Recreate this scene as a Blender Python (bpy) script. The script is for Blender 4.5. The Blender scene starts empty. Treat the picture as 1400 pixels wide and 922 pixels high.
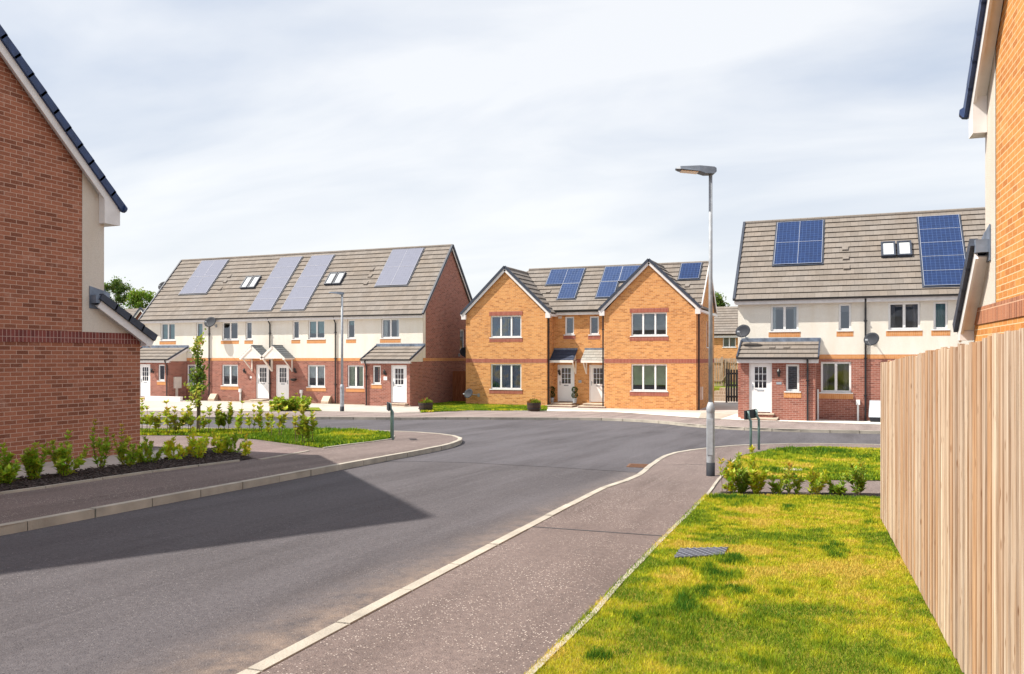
import bpy, bmesh, math, random
import numpy as np
from mathutils import Vector, Matrix
from mathutils.geometry import tessellate_polygon
R = math.radians
random.seed(7)
S = bpy.context.scene
COL = S.collection

# ------------------------------------------------------------------ camera, light, exposure
F_PX, HOR, CZ = 1135.0, 489.0, 2.65          # focal length in photo pixels, horizon row, eye height
TH = math.atan(463 / F_PX)                   # the camera looks 22 degrees left of the street's direction
CT, ST = math.cos(TH), math.sin(TH)
cam = bpy.data.cameras.new('camera'); camo = bpy.data.objects.new('camera', cam); COL.objects.link(camo)
camo.location = (0, 0, CZ); camo.rotation_euler = (R(90), 0, TH)
cam.sensor_width = 36; cam.lens = F_PX / 1400 * 36; cam.shift_y = (HOR - 461) / 1400
cam.clip_start = .05; cam.clip_end = 2000
S.camera = camo

SA, SB = .647, .38                            # shadow offset per metre of height, along x and y
sun_dir = Vector((SA, SB, -1)).normalized()
sl = bpy.data.lights.new('sun', 'SUN'); sl.energy = 5.0; sl.angle = R(.53); sl.color = (1, .93, .82)
so = bpy.data.objects.new('sun', sl); COL.objects.link(so)
so.rotation_euler = sun_dir.to_track_quat('-Z', 'Y').to_euler(); so.location = (-30, -15, 40)

W = bpy.data.worlds.new('World'); S.world = W; W.use_nodes = True
nt = W.node_tree; nt.nodes.clear()
def wn(t, **k):
    n = nt.nodes.new(t)
    for a, b in k.items(): setattr(n, a, b)
    return n
out = wn('ShaderNodeOutputWorld'); bg = wn('ShaderNodeBackground'); bg.inputs[1].default_value = .145
sky = wn('ShaderNodeTexSky', sky_type='NISHITA', sun_disc=False)
sky.sun_elevation = math.asin(-sun_dir.z); sky.sun_rotation = math.atan2(-sun_dir.x, -sun_dir.y)
sky.air_density = 1.0; sky.dust_density = 2.0
tc = wn('ShaderNodeTexCoord'); sep = wn('ShaderNodeSeparateXYZ'); nt.links.new(tc.outputs['Generated'], sep.inputs[0])
zz = wn('ShaderNodeMath', operation='ADD'); nt.links.new(sep.outputs[2], zz.inputs[0]); zz.inputs[1].default_value = .22
dv = wn('ShaderNodeVectorMath', operation='DIVIDE'); nt.links.new(tc.outputs['Generated'], dv.inputs[0])
cb = wn('ShaderNodeCombineXYZ'); [nt.links.new(zz.outputs[0], cb.inputs[i]) for i in range(3)]
nt.links.new(cb.outputs[0], dv.inputs[1])
mp = wn('ShaderNodeMapping'); mp.inputs['Scale'].default_value = (.75, 1.5, 1); mp.inputs['Rotation'].default_value = (0, 0, R(12))
nt.links.new(dv.outputs[0], mp.inputs[0])
no = wn('ShaderNodeTexNoise'); no.inputs['Scale'].default_value = 1.15; no.inputs['Detail'].default_value = 6; no.inputs['Roughness'].default_value = .5; no.inputs['Distortion'].default_value = .35
nt.links.new(mp.outputs[0], no.inputs['Vector'])
rp = wn('ShaderNodeValToRGB'); rp.color_ramp.elements[0].position = .34; rp.color_ramp.elements[1].position = .60
rp.color_ramp.elements[0].color = (0, 0, 0, 1); nt.links.new(no.outputs[0], rp.inputs[0])
# thin high cloud: blue-grey where thin, white where thick
cm = wn('ShaderNodeMix', data_type='RGBA'); cm.inputs[6].default_value = (3.05, 3.42, 4.05, 1); cm.inputs[7].default_value = (4.8, 4.88, 5.0, 1)
nt.links.new(rp.outputs[0], cm.inputs[0])
hz = wn('ShaderNodeMapRange'); nt.links.new(sep.outputs[2], hz.inputs[0])
hz.inputs[1].default_value = .0; hz.inputs[2].default_value = .30; hz.inputs[3].default_value = .85; hz.inputs[4].default_value = 0.
hm = wn('ShaderNodeMix', data_type='RGBA'); hm.inputs[7].default_value = (5.2, 5.22, 5.15, 1)
nt.links.new(hz.outputs[0], hm.inputs[0]); nt.links.new(cm.outputs[2], hm.inputs[6])
fm = wn('ShaderNodeMix', data_type='RGBA'); fm.inputs[0].default_value = .9
nt.links.new(sky.outputs[0], fm.inputs[6]); nt.links.new(hm.outputs[2], fm.inputs[7])
nt.links.new(fm.outputs[2], bg.inputs[0]); nt.links.new(bg.outputs[0], out.inputs[0])
S.view_settings.view_transform = 'Standard'; S.view_settings.look = 'None'
S.view_settings.exposure = 0.5; S.view_settings.gamma = 1; S.view_settings.use_curve_mapping = False
S.cycles.max_bounces = 6; S.cycles.transparent_max_bounces = 8

# ------------------------------------------------------------------ measuring helpers
def ray(px, py):
    a = (px - 700) / F_PX
    return (a * CT - ST, a * ST + CT, (HOR - py) / F_PX)
def zg(Y): return .0265 * (40 - max(-10., min(40., Y)))          # land level
def at(px, py, Y):
    r = ray(px, py); t = Y / r[1]; return (r[0] * t, Y, CZ + r[2] * t)
def G(px, py, dz=0.):
    r = ray(px, py); t = (CZ - dz) / -r[2]
    if r[1] * t < 40: t = (CZ - dz - .0265 * 40) / (-r[2] - .0265 * r[1])
    return Vector((r[0] * t, r[1] * t, zg(r[1] * t) + dz))
def depth(p): return -p[0] * ST + p[1] * CT
def on_slope(px, py, Ye, ze, m):
    r = ray(px, py); t = (ze - m * Ye - CZ) / (r[2] - m * r[1]); return (r[0] * t, r[1] * t, CZ + r[2] * t)

# ------------------------------------------------------------------ mesh builder
class MB:
    def __init__(s): s.v = []; s.f = []; s.m = []; s.mi = 0; s.uvs = {}
    def face(s, pts, uv=None):
        if uv: s.uvs[len(s.f)] = uv
        i = len(s.v); s.v += [tuple(p) for p in pts]; s.f.append(list(range(i, i + len(pts)))); s.m.append(s.mi); return s
    def box(s, a, b):
        x0, y0, z0 = [min(p, q) for p, q in zip(a, b)]; x1, y1, z1 = [max(p, q) for p, q in zip(a, b)]
        return s.hexa([(x0, y0, z0), (x1, y0, z0), (x1, y1, z0), (x0, y1, z0)], [(x0, y0, z1), (x1, y0, z1), (x1, y1, z1), (x0, y1, z1)])
    def hexa(s, lo, hi):
        i = len(s.v); s.v += [tuple(p) for p in lo] + [tuple(p) for p in hi]; n = len(lo)
        s.f.append([i + k for k in reversed(range(n))]); s.f.append([i + n + k for k in range(n)])
        for k in range(n): s.f.append([i + k, i + (k + 1) % n, i + n + (k + 1) % n, i + n + k])
        s.m += [s.mi] * (n + 2); return s
    def bar(s, p, q, w, h=None, up=(0, 0, 1)):
        h = h or w; p = Vector(p); q = Vector(q); d = (q - p).normalized(); u = Vector(up)
        if abs(d.dot(u)) > .98: u = Vector((0, 1, 0))
        a = d.cross(u).normalized() * w / 2; b = a.cross(d).normalized() * h / 2
        return s.hexa([p - a - b, p + a - b, p + a + b, p - a + b], [q - a - b, q + a - b, q + a + b, q - a + b])
    def tube(s, pts, rad, n=8, cap=True):
        pts = [Vector(p) for p in pts]; rad = rad if isinstance(rad, (list, tuple)) else [rad] * len(pts)
        i0 = len(s.v); ref = Vector((.3, .9, .2))
        for k, p in enumerate(pts):
            d = (pts[min(k + 1, len(pts) - 1)] - pts[max(k - 1, 0)]).normalized()
            a = d.cross(ref).normalized(); b = d.cross(a)
            for j in range(n):
                t = 2 * math.pi * j / n; s.v.append(tuple(p + (a * math.cos(t) + b * math.sin(t)) * rad[k]))
        for k in range(len(pts) - 1):
            for j in range(n):
                s.f.append([i0 + k * n + j, i0 + (k + 1) * n + j, i0 + (k + 1) * n + (j + 1) % n, i0 + k * n + (j + 1) % n]); s.m.append(s.mi)
        if cap:
            s.f.append([i0 + j for j in range(n)]); s.f.append([i0 + (len(pts) - 1) * n + j for j in reversed(range(n))]); s.m += [s.mi] * 2
        return s
    def lathe(s, c, prof, n=20):
        i0 = len(s.v)
        for r, z in prof:
            for j in range(n):
                t = 2 * math.pi * j / n; s.v.append((c[0] + r * math.cos(t), c[1] + r * math.sin(t), c[2] + z))
        for k in range(len(prof) - 1):
            for j in range(n):
                s.f.append([i0 + k * n + j, i0 + k * n + (j + 1) % n, i0 + (k + 1) * n + (j + 1) % n, i0 + (k + 1) * n + j]); s.m.append(s.mi)
        s.f.append([i0 + (len(prof) - 1) * n + j for j in range(n)]); s.m.append(s.mi)
        return s
    def build(s, name, mats, parent=None, root=None, smooth=False, xf=None):
        if not isinstance(mats, (list, tuple)): mats = [mats]
        me = bpy.data.meshes.new(name)
        rl = Vector(root.location) if root is not None else Vector((0, 0, 0))
        if root is not None and root.get('_local'): rl = Vector((0, 0, 0))
        V = [Vector(p) - rl for p in s.v]
        me.from_pydata([tuple(p) for p in V], [], s.f)
        for m in mats: me.materials.append(m)
        me.polygons.foreach_set('material_index', s.m)
        uv = me.uv_layers.new(name='UVMap').data
        for p in me.polygons:
            if p.index in s.uvs:
                for li, q in zip(p.loop_indices, s.uvs[p.index]): uv[li].uv = q
                continue
            n = p.normal; c = math.sqrt(max(1e-9, n.x * n.x + n.y * n.y))
            if c < .15:
                for li in p.loop_indices:
                    q = s.v[me.loops[li].vertex_index]; uv[li].uv = (q[0], q[1])
            else:
                hx, hy = -n.y / c, n.x / c
                if abs(hx) > abs(hy):
                    if hx < 0: hx, hy = -hx, -hy
                elif hy < 0: hx, hy = -hx, -hy
                for li in p.loop_indices:
                    q = s.v[me.loops[li].vertex_index]; uv[li].uv = (q[0] * hx + q[1] * hy, q[2] / c)
        if smooth: me.polygons.foreach_set('use_smooth', [True] * len(me.polygons))
        o = bpy.data.objects.new(name, me); COL.objects.link(o)
        if parent is not None: o.parent = parent
        return o

def tag(o, label=None, cat=None, group=None, kind=None):
    if label: o['label'] = label
    if cat: o['category'] = cat
    if group: o['group'] = group
    if kind: o['kind'] = kind
    return o
def thing(name, loc, label, cat, group=None, rz=0):
    o = bpy.data.objects.new(name, None); COL.objects.link(o); o.location = loc; o.rotation_euler = (0, 0, rz)
    o.empty_display_size = .3
    return tag(o, label, cat, group)

# ------------------------------------------------------------------ materials
def newmat(name, rough=.8, spec=.5):
    m = bpy.data.materials.new(name); m.use_nodes = True
    b = m.node_tree.nodes['Principled BSDF']; b.inputs['Roughness'].default_value = rough
    b.inputs['Specular IOR Level'].default_value = spec
    return m, m.node_tree, b
def nd(t, kind, **k):
    n = t.nodes.new(kind)
    for a, b in k.items():
        if a.startswith('i_'):
            key = a[2:]; key = int(key) if key.isdigit() else key.replace('_', ' ')
            n.inputs[key].default_value = b
        else: setattr(n, a, b)
    return n
def c4(c): return (c[0], c[1], c[2], 1)
def coords(t, kind='UV', scale=None):
    c = nd(t, 'ShaderNodeTexCoord'); o = c.outputs[kind]
    if scale:
        m = nd(t, 'ShaderNodeMapping'); m.inputs['Scale'].default_value = scale; t.links.new(o, m.inputs[0]); o = m.outputs[0]
    return o
def world_pos(t): return nd(t, 'ShaderNodeNewGeometry').outputs['Position']
def noise(t, vec, scale, detail=4, rough=.55, lo=.3, hi=.7):
    n = nd(t, 'ShaderNodeTexNoise', i_Scale=scale, i_Detail=detail, i_Roughness=rough); t.links.new(vec, n.inputs['Vector'])
    r = nd(t, 'ShaderNodeMapRange'); r.inputs[1].default_value = lo; r.inputs[2].default_value = hi; t.links.new(n.outputs[0], r.inputs[0])
    return r.outputs[0]
def mix(t, f, a, b, mode='MIX'):
    n = nd(t, 'ShaderNodeMix', data_type='RGBA', blend_type=mode)
    for i, x in ((0, f), (6, a), (7, b)):
        if isinstance(x, (int, float)): n.inputs[i].default_value = x
        elif isinstance(x, tuple): n.inputs[i].default_value = c4(x)
        else: t.links.new(x, n.inputs[i])
    return n.outputs[2]
def bump(t, b, h, strength=.3, dist=.01):
    n = nd(t, 'ShaderNodeBump'); n.inputs['Strength'].default_value = strength; n.inputs['Distance'].default_value = dist
    t.links.new(h, n.inputs['Height']); t.links.new(n.outputs[0], b.inputs['Normal'])
def plain(name, c, rough=.6, var=.12, scale=3., spec=.5, metal=0, fine=0):
    m, t, b = newmat(name, rough, spec); b.inputs['Metallic'].default_value = metal
    v = world_pos(t); n = noise(t, v, scale, 5)
    d = tuple(x * (1 - var) for x in c); e = tuple(min(1, x * (1 + var)) for x in c)
    o = mix(t, n, d, e)
    t.links.new(o, b.inputs['Base Color'])
    if fine: bump(t, b, noise(t, v, fine, 3), .35, .01)
    return m
def brick(name, cols, mortar, w=.225, h=.075, off=.5, rough=.85, mort=.011, weather=.25):
    m, t, b = newmat(name, rough, .3); uv = coords(t)
    br = nd(t, 'ShaderNodeTexBrick'); br.offset = off; br.squash = 1
    t.links.new(uv, br.inputs['Vector'])
    for k, x in (('Scale', 1), ('Brick Width', w), ('Row Height', h), ('Mortar Size', mort / 2), ('Mortar Smooth', .1), ('Bias', 0)): br.inputs[k].default_value = x
    br.inputs['Color1'].default_value = (0, 0, 0, 1); br.inputs['Color2'].default_value = (1, 1, 1, 1); br.inputs['Mortar'].default_value = (.5, .5, .5, 1)
    rp = nd(t, 'ShaderNodeValToRGB'); cr = rp.color_ramp
    for i, c in enumerate(cols):
        e = cr.elements[i] if i < 2 else cr.elements.new(.5)
        e.color = c4(c)
    for i, e in enumerate(cr.elements): e.position = i / (len(cols) - 1)
    t.links.new(br.outputs['Color'], rp.inputs[0])
    g = noise(t, uv, 60, 3); base = mix(t, .35, rp.outputs[0], mix(t, g, tuple(x * .6 for x in cols[0]), tuple(min(1, x * 1.25) for x in cols[-1])))
    big = noise(t, uv, .55, 5); base = mix(t, big, mix(t, weather, base, (0.9, .86, .84), 'MULTIPLY'), base)
    o = mix(t, br.outputs['Fac'], base, mortar)
    ef = noise(t, uv, 2.6, 7, .7, .56, .80); efm = nd(t, 'ShaderNodeMath', operation='MULTIPLY'); t.links.new(ef, efm.inputs[0]); efm.inputs[1].default_value = .38
    o = mix(t, efm.outputs[0], o, tuple(min(1, x * 1.15 + .05) for x in mortar))
    t.links.new(o, b.inputs['Base Color'])
    inv = nd(t, 'ShaderNodeMath', operation='SUBTRACT'); inv.inputs[0].default_value = 1; t.links.new(br.outputs['Fac'], inv.inputs[1])
    ad = nd(t, 'ShaderNodeMath', operation='MULTIPLY_ADD'); t.links.new(g, ad.inputs[0]); ad.inputs[1].default_value = .35; t.links.new(inv.outputs[0], ad.inputs[2])
    bump(t, b, ad.outputs[0], .6, .006)
    return m
M = {}
M['brick_red'] = brick('brick_red', [(.15, .05, .04), (.27, .095, .068), (.39, .15, .11)], (.50, .34, .28))
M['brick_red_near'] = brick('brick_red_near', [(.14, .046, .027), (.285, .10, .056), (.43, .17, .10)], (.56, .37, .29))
M['brick_orange'] = brick('brick_orange', [(.33, .11, .03), (.56, .225, .065), (.74, .37, .13)], (.64, .42, .24))
M['brick_orange_near'] = brick('brick_orange_near', [(.46, .15, .035), (.60, .23, .055), (.68, .32, .09)], (.76, .56, .34))
M['brick_buff'] = brick('brick_buff', [(.56, .23, .08), (.68, .31, .12)], (.64, .40, .22), w=.075, h=.225, off=0)
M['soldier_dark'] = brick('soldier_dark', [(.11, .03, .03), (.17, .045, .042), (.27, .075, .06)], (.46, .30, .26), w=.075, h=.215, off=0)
M['soldier_near'] = brick('soldier_near', [(.20, .07, .04), (.36, .13, .07), (.50, .20, .10)], (.66, .42, .28), w=.075, h=.215, off=0)
M['soldier_red'] = brick('soldier_red', [(.26, .065, .05), (.37, .11, .075)], (.52, .30, .22), w=.075, h=.215, off=0)
def render_mat(name, c):
    m, t, b = newmat(name, .92, .2); v = world_pos(t)
    o = mix(t, noise(t, v, 60, 3), tuple(x * .84 for x in c), c)
    s = nd(t, 'ShaderNodeMapping'); s.inputs['Scale'].default_value = (1.6, 1.6, .35); t.links.new(v, s.inputs[0])
    st = noise(t, s.outputs[0], 1.6, 6, .6, .42, .8)
    o = mix(t, st, o, tuple(x * y for x, y in zip(c, (.86, .83, .79))))
    t.links.new(o, b.inputs['Base Color']); bump(t, b, noise(t, v, 90, 2), .6, .012); return m
M['render'] = render_mat('cream_render', (.90, .86, .78))
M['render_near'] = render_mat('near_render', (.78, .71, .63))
def tile_mat(name, c, w=.3, row=1.):
    m, t, b = newmat(name, .85, .3); uv = coords(t); v = world_pos(t)
    br = nd(t, 'ShaderNodeTexBrick'); br.offset = .5; t.links.new(uv, br.inputs['Vector'])
    for k, x in (('Scale', 1), ('Brick Width', w), ('Row Height', 1.), ('Mortar Size', .006), ('Bias', 0)): br.inputs[k].default_value = x
    br.inputs['Color1'].default_value = c4([x * .88 for x in c]); br.inputs['Color2'].default_value = c4([x * 1.08 for x in c]); br.inputs['Mortar'].default_value = c4([x * .6 for x in c])
    n = noise(t, v, .9, 6, .6, .35, .7)
    o = mix(t, n, br.outputs['Color'], mix(t, .5, br.outputs['Color'], (.93, .82, .70), 'MULTIPLY'))
    o = mix(t, noise(t, v, 14, 4), o, mix(t, .6, o, (.72, .70, .68), 'MULTIPLY'))
    t.links.new(o, b.inputs['Base Color']); bump(t, b, noise(t, v, 40, 3), .3, .01); return m
M['tile'] = tile_mat('roof_tile', (.245, .22, .20))
M['tile_grey'] = tile_mat('slate_tile', (.20, .22, .24), .2)
M['tile_dark'] = tile_mat('dark_tile', (.05, .065, .11))
M['verge_near'] = plain('near_verge', (.020, .045, .13), .5, .25, 8)
M['verge'] = plain('dark_verge', (.03, .04, .065), .55, .3, 6)
M['upvc'] = plain('white_upvc', (.84, .84, .84), .35, .04, 4)
M['fascia'] = plain('white_fascia', (.74, .72, .72), .45, .08, 5)
M['gutter'] = plain('black_plastic', (.018, .018, .022), .4, .2, 6)
M['lead'] = plain('lead_flashing', (.17, .21, .28), .5, .4, 5, metal=.3)
M['door'] = plain('white_door', (.86, .86, .87), .4, .03, 3)
M['wood_white'] = plain('painted_timber', (.80, .74, .68), .6, .1, 6)
M['metal_grey'] = plain('galvanised_steel', (.34, .37, .41), .6, .2, 9, metal=.1)
M['green_post'] = plain('green_post', (.16, .26, .26), .5, .15, 9)
M['dish'] = plain('dish_grey', (.016, .02, .03), .75, .2, 8)
M['black'] = plain('black_iron', (.015, .015, .018), .45, .2, 8)
M['conc'] = None
M['conc'] = plain('concrete_kerb', (.40, .365, .31), .9, .22, 2.5, fine=60)
M['slab'] = plain('pale_slab', (.46, .41, .37), .9, .16, 1.2, fine=40)
M['white_slab'] = plain('white_paving', (.70, .67, .62), .9, .16, 1.6, fine=40)
M['step'] = plain('stone_step', (.50, .43, .34), .9, .2, 4, fine=40)
M['gasbox'] = plain('meter_box', (.66, .60, .54), .6, .08, 4)
M['gasbox_brown'] = plain('gas_box', (.50, .38, .28), .6, .15, 5)
M['bark'] = plain('bark', (.11, .08, .055), .9, .3, 20, fine=80)
M['stem'] = plain('green_brown_stem', (.16, .11, .06), .8, .3, 20)
M['lens'] = plain('lamp_lens', (.85, .66, .50), .2, .05, 4)
M['tub'] = plain('barrel_wood', (.05, .028, .02), .7, .3, 14)
M['terracotta'] = plain('terracotta', (.50, .20, .12), .8, .15, 6)
M['cloth_white'] = plain('curtain_white', (.80, .84, .82), .9, .1, 3)
M['cloth_teal'] = plain('curtain_teal', (.24, .46, .45), .9, .15, 3)
M['cloth_grey'] = plain('curtain_grey', (.30, .27, .26), .9, .15, 3)
M['cloth_green'] = plain('blind_green', (.62, .70, .50), .9, .1, 3)
M['tarp'] = plain('grey_lid', (.45, .50, .56), .5, .1, 4)
def curtain_color():
    m, t, b = newmat('patterned_curtain', .9, .2); v = world_pos(t)
    n = nd(t, 'ShaderNodeTexNoise', i_Scale=1.3, i_Detail=3); t.links.new(v, n.inputs['Vector'])
    rp = nd(t, 'ShaderNodeValToRGB'); cr = rp.color_ramp
    cr.elements[0].color = (.02, .07, .2, 1); cr.elements[0].position = .35; cr.elements[1].color = (.05, .2, .35, 1); cr.elements[1].position = .5
    e = cr.elements.new(.6); e.color = (.5, .42, .15, 1); e = cr.elements.new(.7); e.color = (.05, .15, .3, 1)
    t.links.new(n.outputs[0], rp.inputs[0]); t.links.new(rp.outputs[0], b.inputs['Base Color']); return m
M['cloth_multi'] = curtain_color()
def glass():
    m = bpy.data.materials.new('window_glass'); m.use_nodes = True; t = m.node_tree; t.nodes.clear()
    o = nd(t, 'ShaderNodeOutputMaterial'); g = nd(t, 'ShaderNodeBsdfGlossy'); g.inputs['Roughness'].default_value = .03
    g.inputs[0].default_value = (.75, .85, 1, 1)
    tr = nd(t, 'ShaderNodeBsdfTransparent'); tr.inputs[0].default_value = (.84, .88, .90, 1)
    fr = nd(t, 'ShaderNodeFresnel'); fr.inputs[0].default_value = 1.55
    ad = nd(t, 'ShaderNodeMath', operation='MULTIPLY_ADD'); t.links.new(fr.outputs[0], ad.inputs[0]); ad.inputs[1].default_value = 1.4; ad.inputs[2].default_value = .09
    mx = nd(t, 'ShaderNodeMixShader'); t.links.new(ad.outputs[0], mx.inputs[0]); t.links.new(tr.outputs[0], mx.inputs[1]); t.links.new(g.outputs[0], mx.inputs[2])
    v = world_pos(t); n = nd(t, 'ShaderNodeTexNoise', i_Scale=1.3, i_Detail=1); t.links.new(v, n.inputs['Vector'])
    bp = nd(t, 'ShaderNodeBump'); bp.inputs['Strength'].default_value = .12; bp.inputs['Distance'].default_value = .05; t.links.new(n.outputs[0], bp.inputs['Height']); t.links.new(bp.outputs[0], g.inputs['Normal'])
    t.links.new(mx.outputs[0], o.inputs[0]); return m
M['glass'] = glass()
def solar(name, cell, line, rough, cw=.165, spec=.6, var=.12):
    m, t, b = newmat(name, rough, spec); uv = coords(t)
    br = nd(t, 'ShaderNodeTexBrick'); br.offset = 0; t.links.new(uv, br.inputs['Vector'])
    for k, x in (('Scale', 1), ('Brick Width', cw), ('Row Height', cw), ('Mortar Size', .005), ('Bias', 0)): br.inputs[k].default_value = x
    br.inputs['Color1'].default_value = c4([x * (1 - var) for x in cell]); br.inputs['Color2'].default_value = c4([x * (1 + var) for x in cell]); br.inputs['Mortar'].default_value = c4(line)
    t.links.new(br.outputs['Color'], b.inputs['Base Color']); return m
M['pv_blue'] = solar('blue_solar_cells', (.006, .024, .095), (.05, .10, .25), .16)
M['pv_sky_pale'] = solar('sky_toned_solar_cells', (.195, .205, .265), (.245, .255, .32), .10, var=.03)  # paleness is the sky's reflection put into the cell colour
M['pv_mid'] = solar('mid_solar_cells', (.02, .045, .13), (.12, .17, .30), .12)
def asphalt(name, c, chips, chip_amt, patch=.16, dust=False):
    m, t, b = newmat(name, .9, .3); v = world_pos(t)
    o = mix(t, noise(t, v, .35, 6, .6), tuple(x * (1 - patch) for x in c), tuple(x * (1 + patch) for x in c))
    s = nd(t, 'ShaderNodeMapping'); s.inputs['Scale'].default_value = (1.3, .16, 1); t.links.new(v, s.inputs[0])
    o = mix(t, noise(t, s.outputs[0], 1.1, 5, .6, .4, .75), mix(t, .6, o, tuple(x * 1.45 for x in c)), mix(t, .8, o, (.72, .70, .70), 'MULTIPLY'))
    s3 = nd(t, 'ShaderNodeMapping'); s3.inputs['Scale'].default_value = (3.2, .12, 1); s3.inputs['Rotation'].default_value = (0, 0, R(9)); t.links.new(v, s3.inputs[0])
    o = mix(t, noise(t, s3.outputs[0], 1.6, 6, .7, .55, .8), o, tuple(x * 1.5 for x in c))
    o = mix(t, noise(t, v, 120, 2, .5, .35, .65), mix(t, .75, o, (.62, .62, .64), 'MULTIPLY'), o)
    o = mix(t, noise(t, v, 26, 3, .6, .38, .62), mix(t, .8, o, (.74, .74, .76), 'MULTIPLY'), o)
    vo = nd(t, 'ShaderNodeTexVoronoi', i_Scale=62.); t.links.new(v, vo.inputs['Vector'])
    gt = nd(t, 'ShaderNodeSeparateColor'); t.links.new(vo.outputs['Color'], gt.inputs[0])
    cmp = nd(t, 'ShaderNodeMath', operation='GREATER_THAN'); t.links.new(gt.outputs[0], cmp.inputs[0]); cmp.inputs[1].default_value = 1 - chip_amt
    dd = nd(t, 'ShaderNodeMath', operation='LESS_THAN'); t.links.new(vo.outputs['Distance'], dd.inputs[0]); dd.inputs[1].default_value = .32
    mu = nd(t, 'ShaderNodeMath', operation='MULTIPLY'); t.links.new(cmp.outputs[0], mu.inputs[0]); t.links.new(dd.outputs[0], mu.inputs[1])
    cl = nd(t, 'ShaderNodeMath', operation='MULTIPLY'); t.links.new(mu.outputs[0], cl.inputs[0]); t.links.new(noise(t, v, 1.6, 3, .5, .3, .62), cl.inputs[1])
    o = mix(t, cl.outputs[0], o, chips)
    d2 = nd(t, 'ShaderNodeMath', operation='GREATER_THAN'); t.links.new(gt.outputs[1], d2.inputs[0]); d2.inputs[1].default_value = .93
    m2 = nd(t, 'ShaderNodeMath', operation='MULTIPLY'); t.links.new(d2.outputs[0], m2.inputs[0]); t.links.new(dd.outputs[0], m2.inputs[1])
    o = mix(t, m2.outputs[0], o, tuple(x * .3 for x in c))
    if dust:   # sand washed against the right-hand kerb
        sp = nd(t, 'ShaderNodeSeparateXYZ'); t.links.new(v, sp.inputs[0])
        mr = nd(t, 'ShaderNodeMapRange'); t.links.new(sp.outputs[0], mr.inputs[0])
        mr.inputs[1].default_value = -4.15; mr.inputs[2].default_value = -3.35
        yr = nd(t, 'ShaderNodeMapRange'); t.links.new(sp.outputs[1], yr.inputs[0]); yr.inputs[1].default_value = 24; yr.inputs[2].default_value = 14
        ml = nd(t, 'ShaderNodeMath', operation='MULTIPLY'); t.links.new(mr.outputs[0], ml.inputs[0]); t.links.new(yr.outputs[0], ml.inputs[1])
        pw = nd(t, 'ShaderNodeMath', operation='POWER'); t.links.new(ml.outputs[0], pw.inputs[0]); pw.inputs[1].default_value = 2.2
        mm = nd(t, 'ShaderNodeMath', operation='MULTIPLY'); t.links.new(pw.outputs[0], mm.inputs[0]); t.links.new(noise(t, v, 4.5, 7, .72, .3, .85), mm.inputs[1])
        o = mix(t, mm.outputs[0], o, (.36, .27, .21))
    t.links.new(o, b.inputs['Base Color']); bump(t, b, noise(t, v, 95, 3, .6), .55, .012)
    return m
M['road'] = asphalt('road_asphalt', (.108, .099, .106), (.24, .225, .225), .14, dust=True)
M['road_far'] = asphalt('cross_road_asphalt', (.112, .105, .115), (.34, .3, .3), .08)
M['path'] = asphalt('path_asphalt', (.198, .155, .142), (.66, .58, .52), .24)
M['drive'] = asphalt('drive_asphalt', (.235, .175, .165), (.5, .42, .4), .2)
M['path_far'] = asphalt('far_path_asphalt', (.30, .245, .225), (.5, .45, .4), .1)
def soil():
    m, t, b = newmat('dark_bark_soil', .95, .2); v = world_pos(t)
    vo = nd(t, 'ShaderNodeTexVoronoi', i_Scale=28.); t.links.new(v, vo.inputs['Vector'])
    rp = nd(t, 'ShaderNodeValToRGB'); rp.color_ramp.elements[0].color = (.012, .010, .012, 1); rp.color_ramp.elements[1].color = (.10, .075, .07, 1)
    sp = nd(t, 'ShaderNodeSeparateColor'); t.links.new(vo.outputs['Color'], sp.inputs[0]); t.links.new(sp.outputs[0], rp.inputs[0])
    t.links.new(rp.outputs[0], b.inputs['Base Color']); bump(t, b, vo.outputs['Distance'], .9, .04); return m
M['soil'] = soil()
def turf(name, a, b_, c_):
    m, t, b = newmat(name, .95, .15); v = world_pos(t)
    o = mix(t, noise(t, v, .9, 6, .62, .35, .65), a, b_)
    o = mix(t, noise(t, v, 30, 3, .6), o, mix(t, .5, o, c_, 'MULTIPLY'))
    t.links.new(o, b.inputs['Base Color']); bump(t, b, noise(t, v, 60, 3), .7, .03); return m
M['turf'] = turf('turf', (.36, .27, .05), (.24, .27, .03), (.75, .75, .6))
M['turf_green'] = turf('turf_green', (.30, .30, .035), (.15, .24, .025), (.8, .8, .6))
M['land'] = turf('open_ground', (.16, .17, .06), (.22, .20, .12), (.8, .8, .7))
def attr_mat(name, rough=.7, trans=.25):
    m, t, b = newmat(name, rough, .25)
    a = nd(t, 'ShaderNodeAttribute', attribute_name='Col'); t.links.new(a.outputs['Color'], b.inputs['Base Color'])
    tl = nd(t, 'ShaderNodeBsdfTranslucent'); t.links.new(a.outputs['Color'], tl.inputs[0])
    mx = nd(t, 'ShaderNodeMixShader'); mx.inputs[0].default_value = trans
    o = t.nodes['Material Output']; t.links.new(b.outputs[0], mx.inputs[1]); t.links.new(tl.outputs[0], mx.inputs[2]); t.links.new(mx.outputs[0], o.inputs[0]); return m
M['leaf'] = attr_mat('leaves', .5, .35)
M['blade'] = attr_mat('grass_blades', .75, .3)
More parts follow.
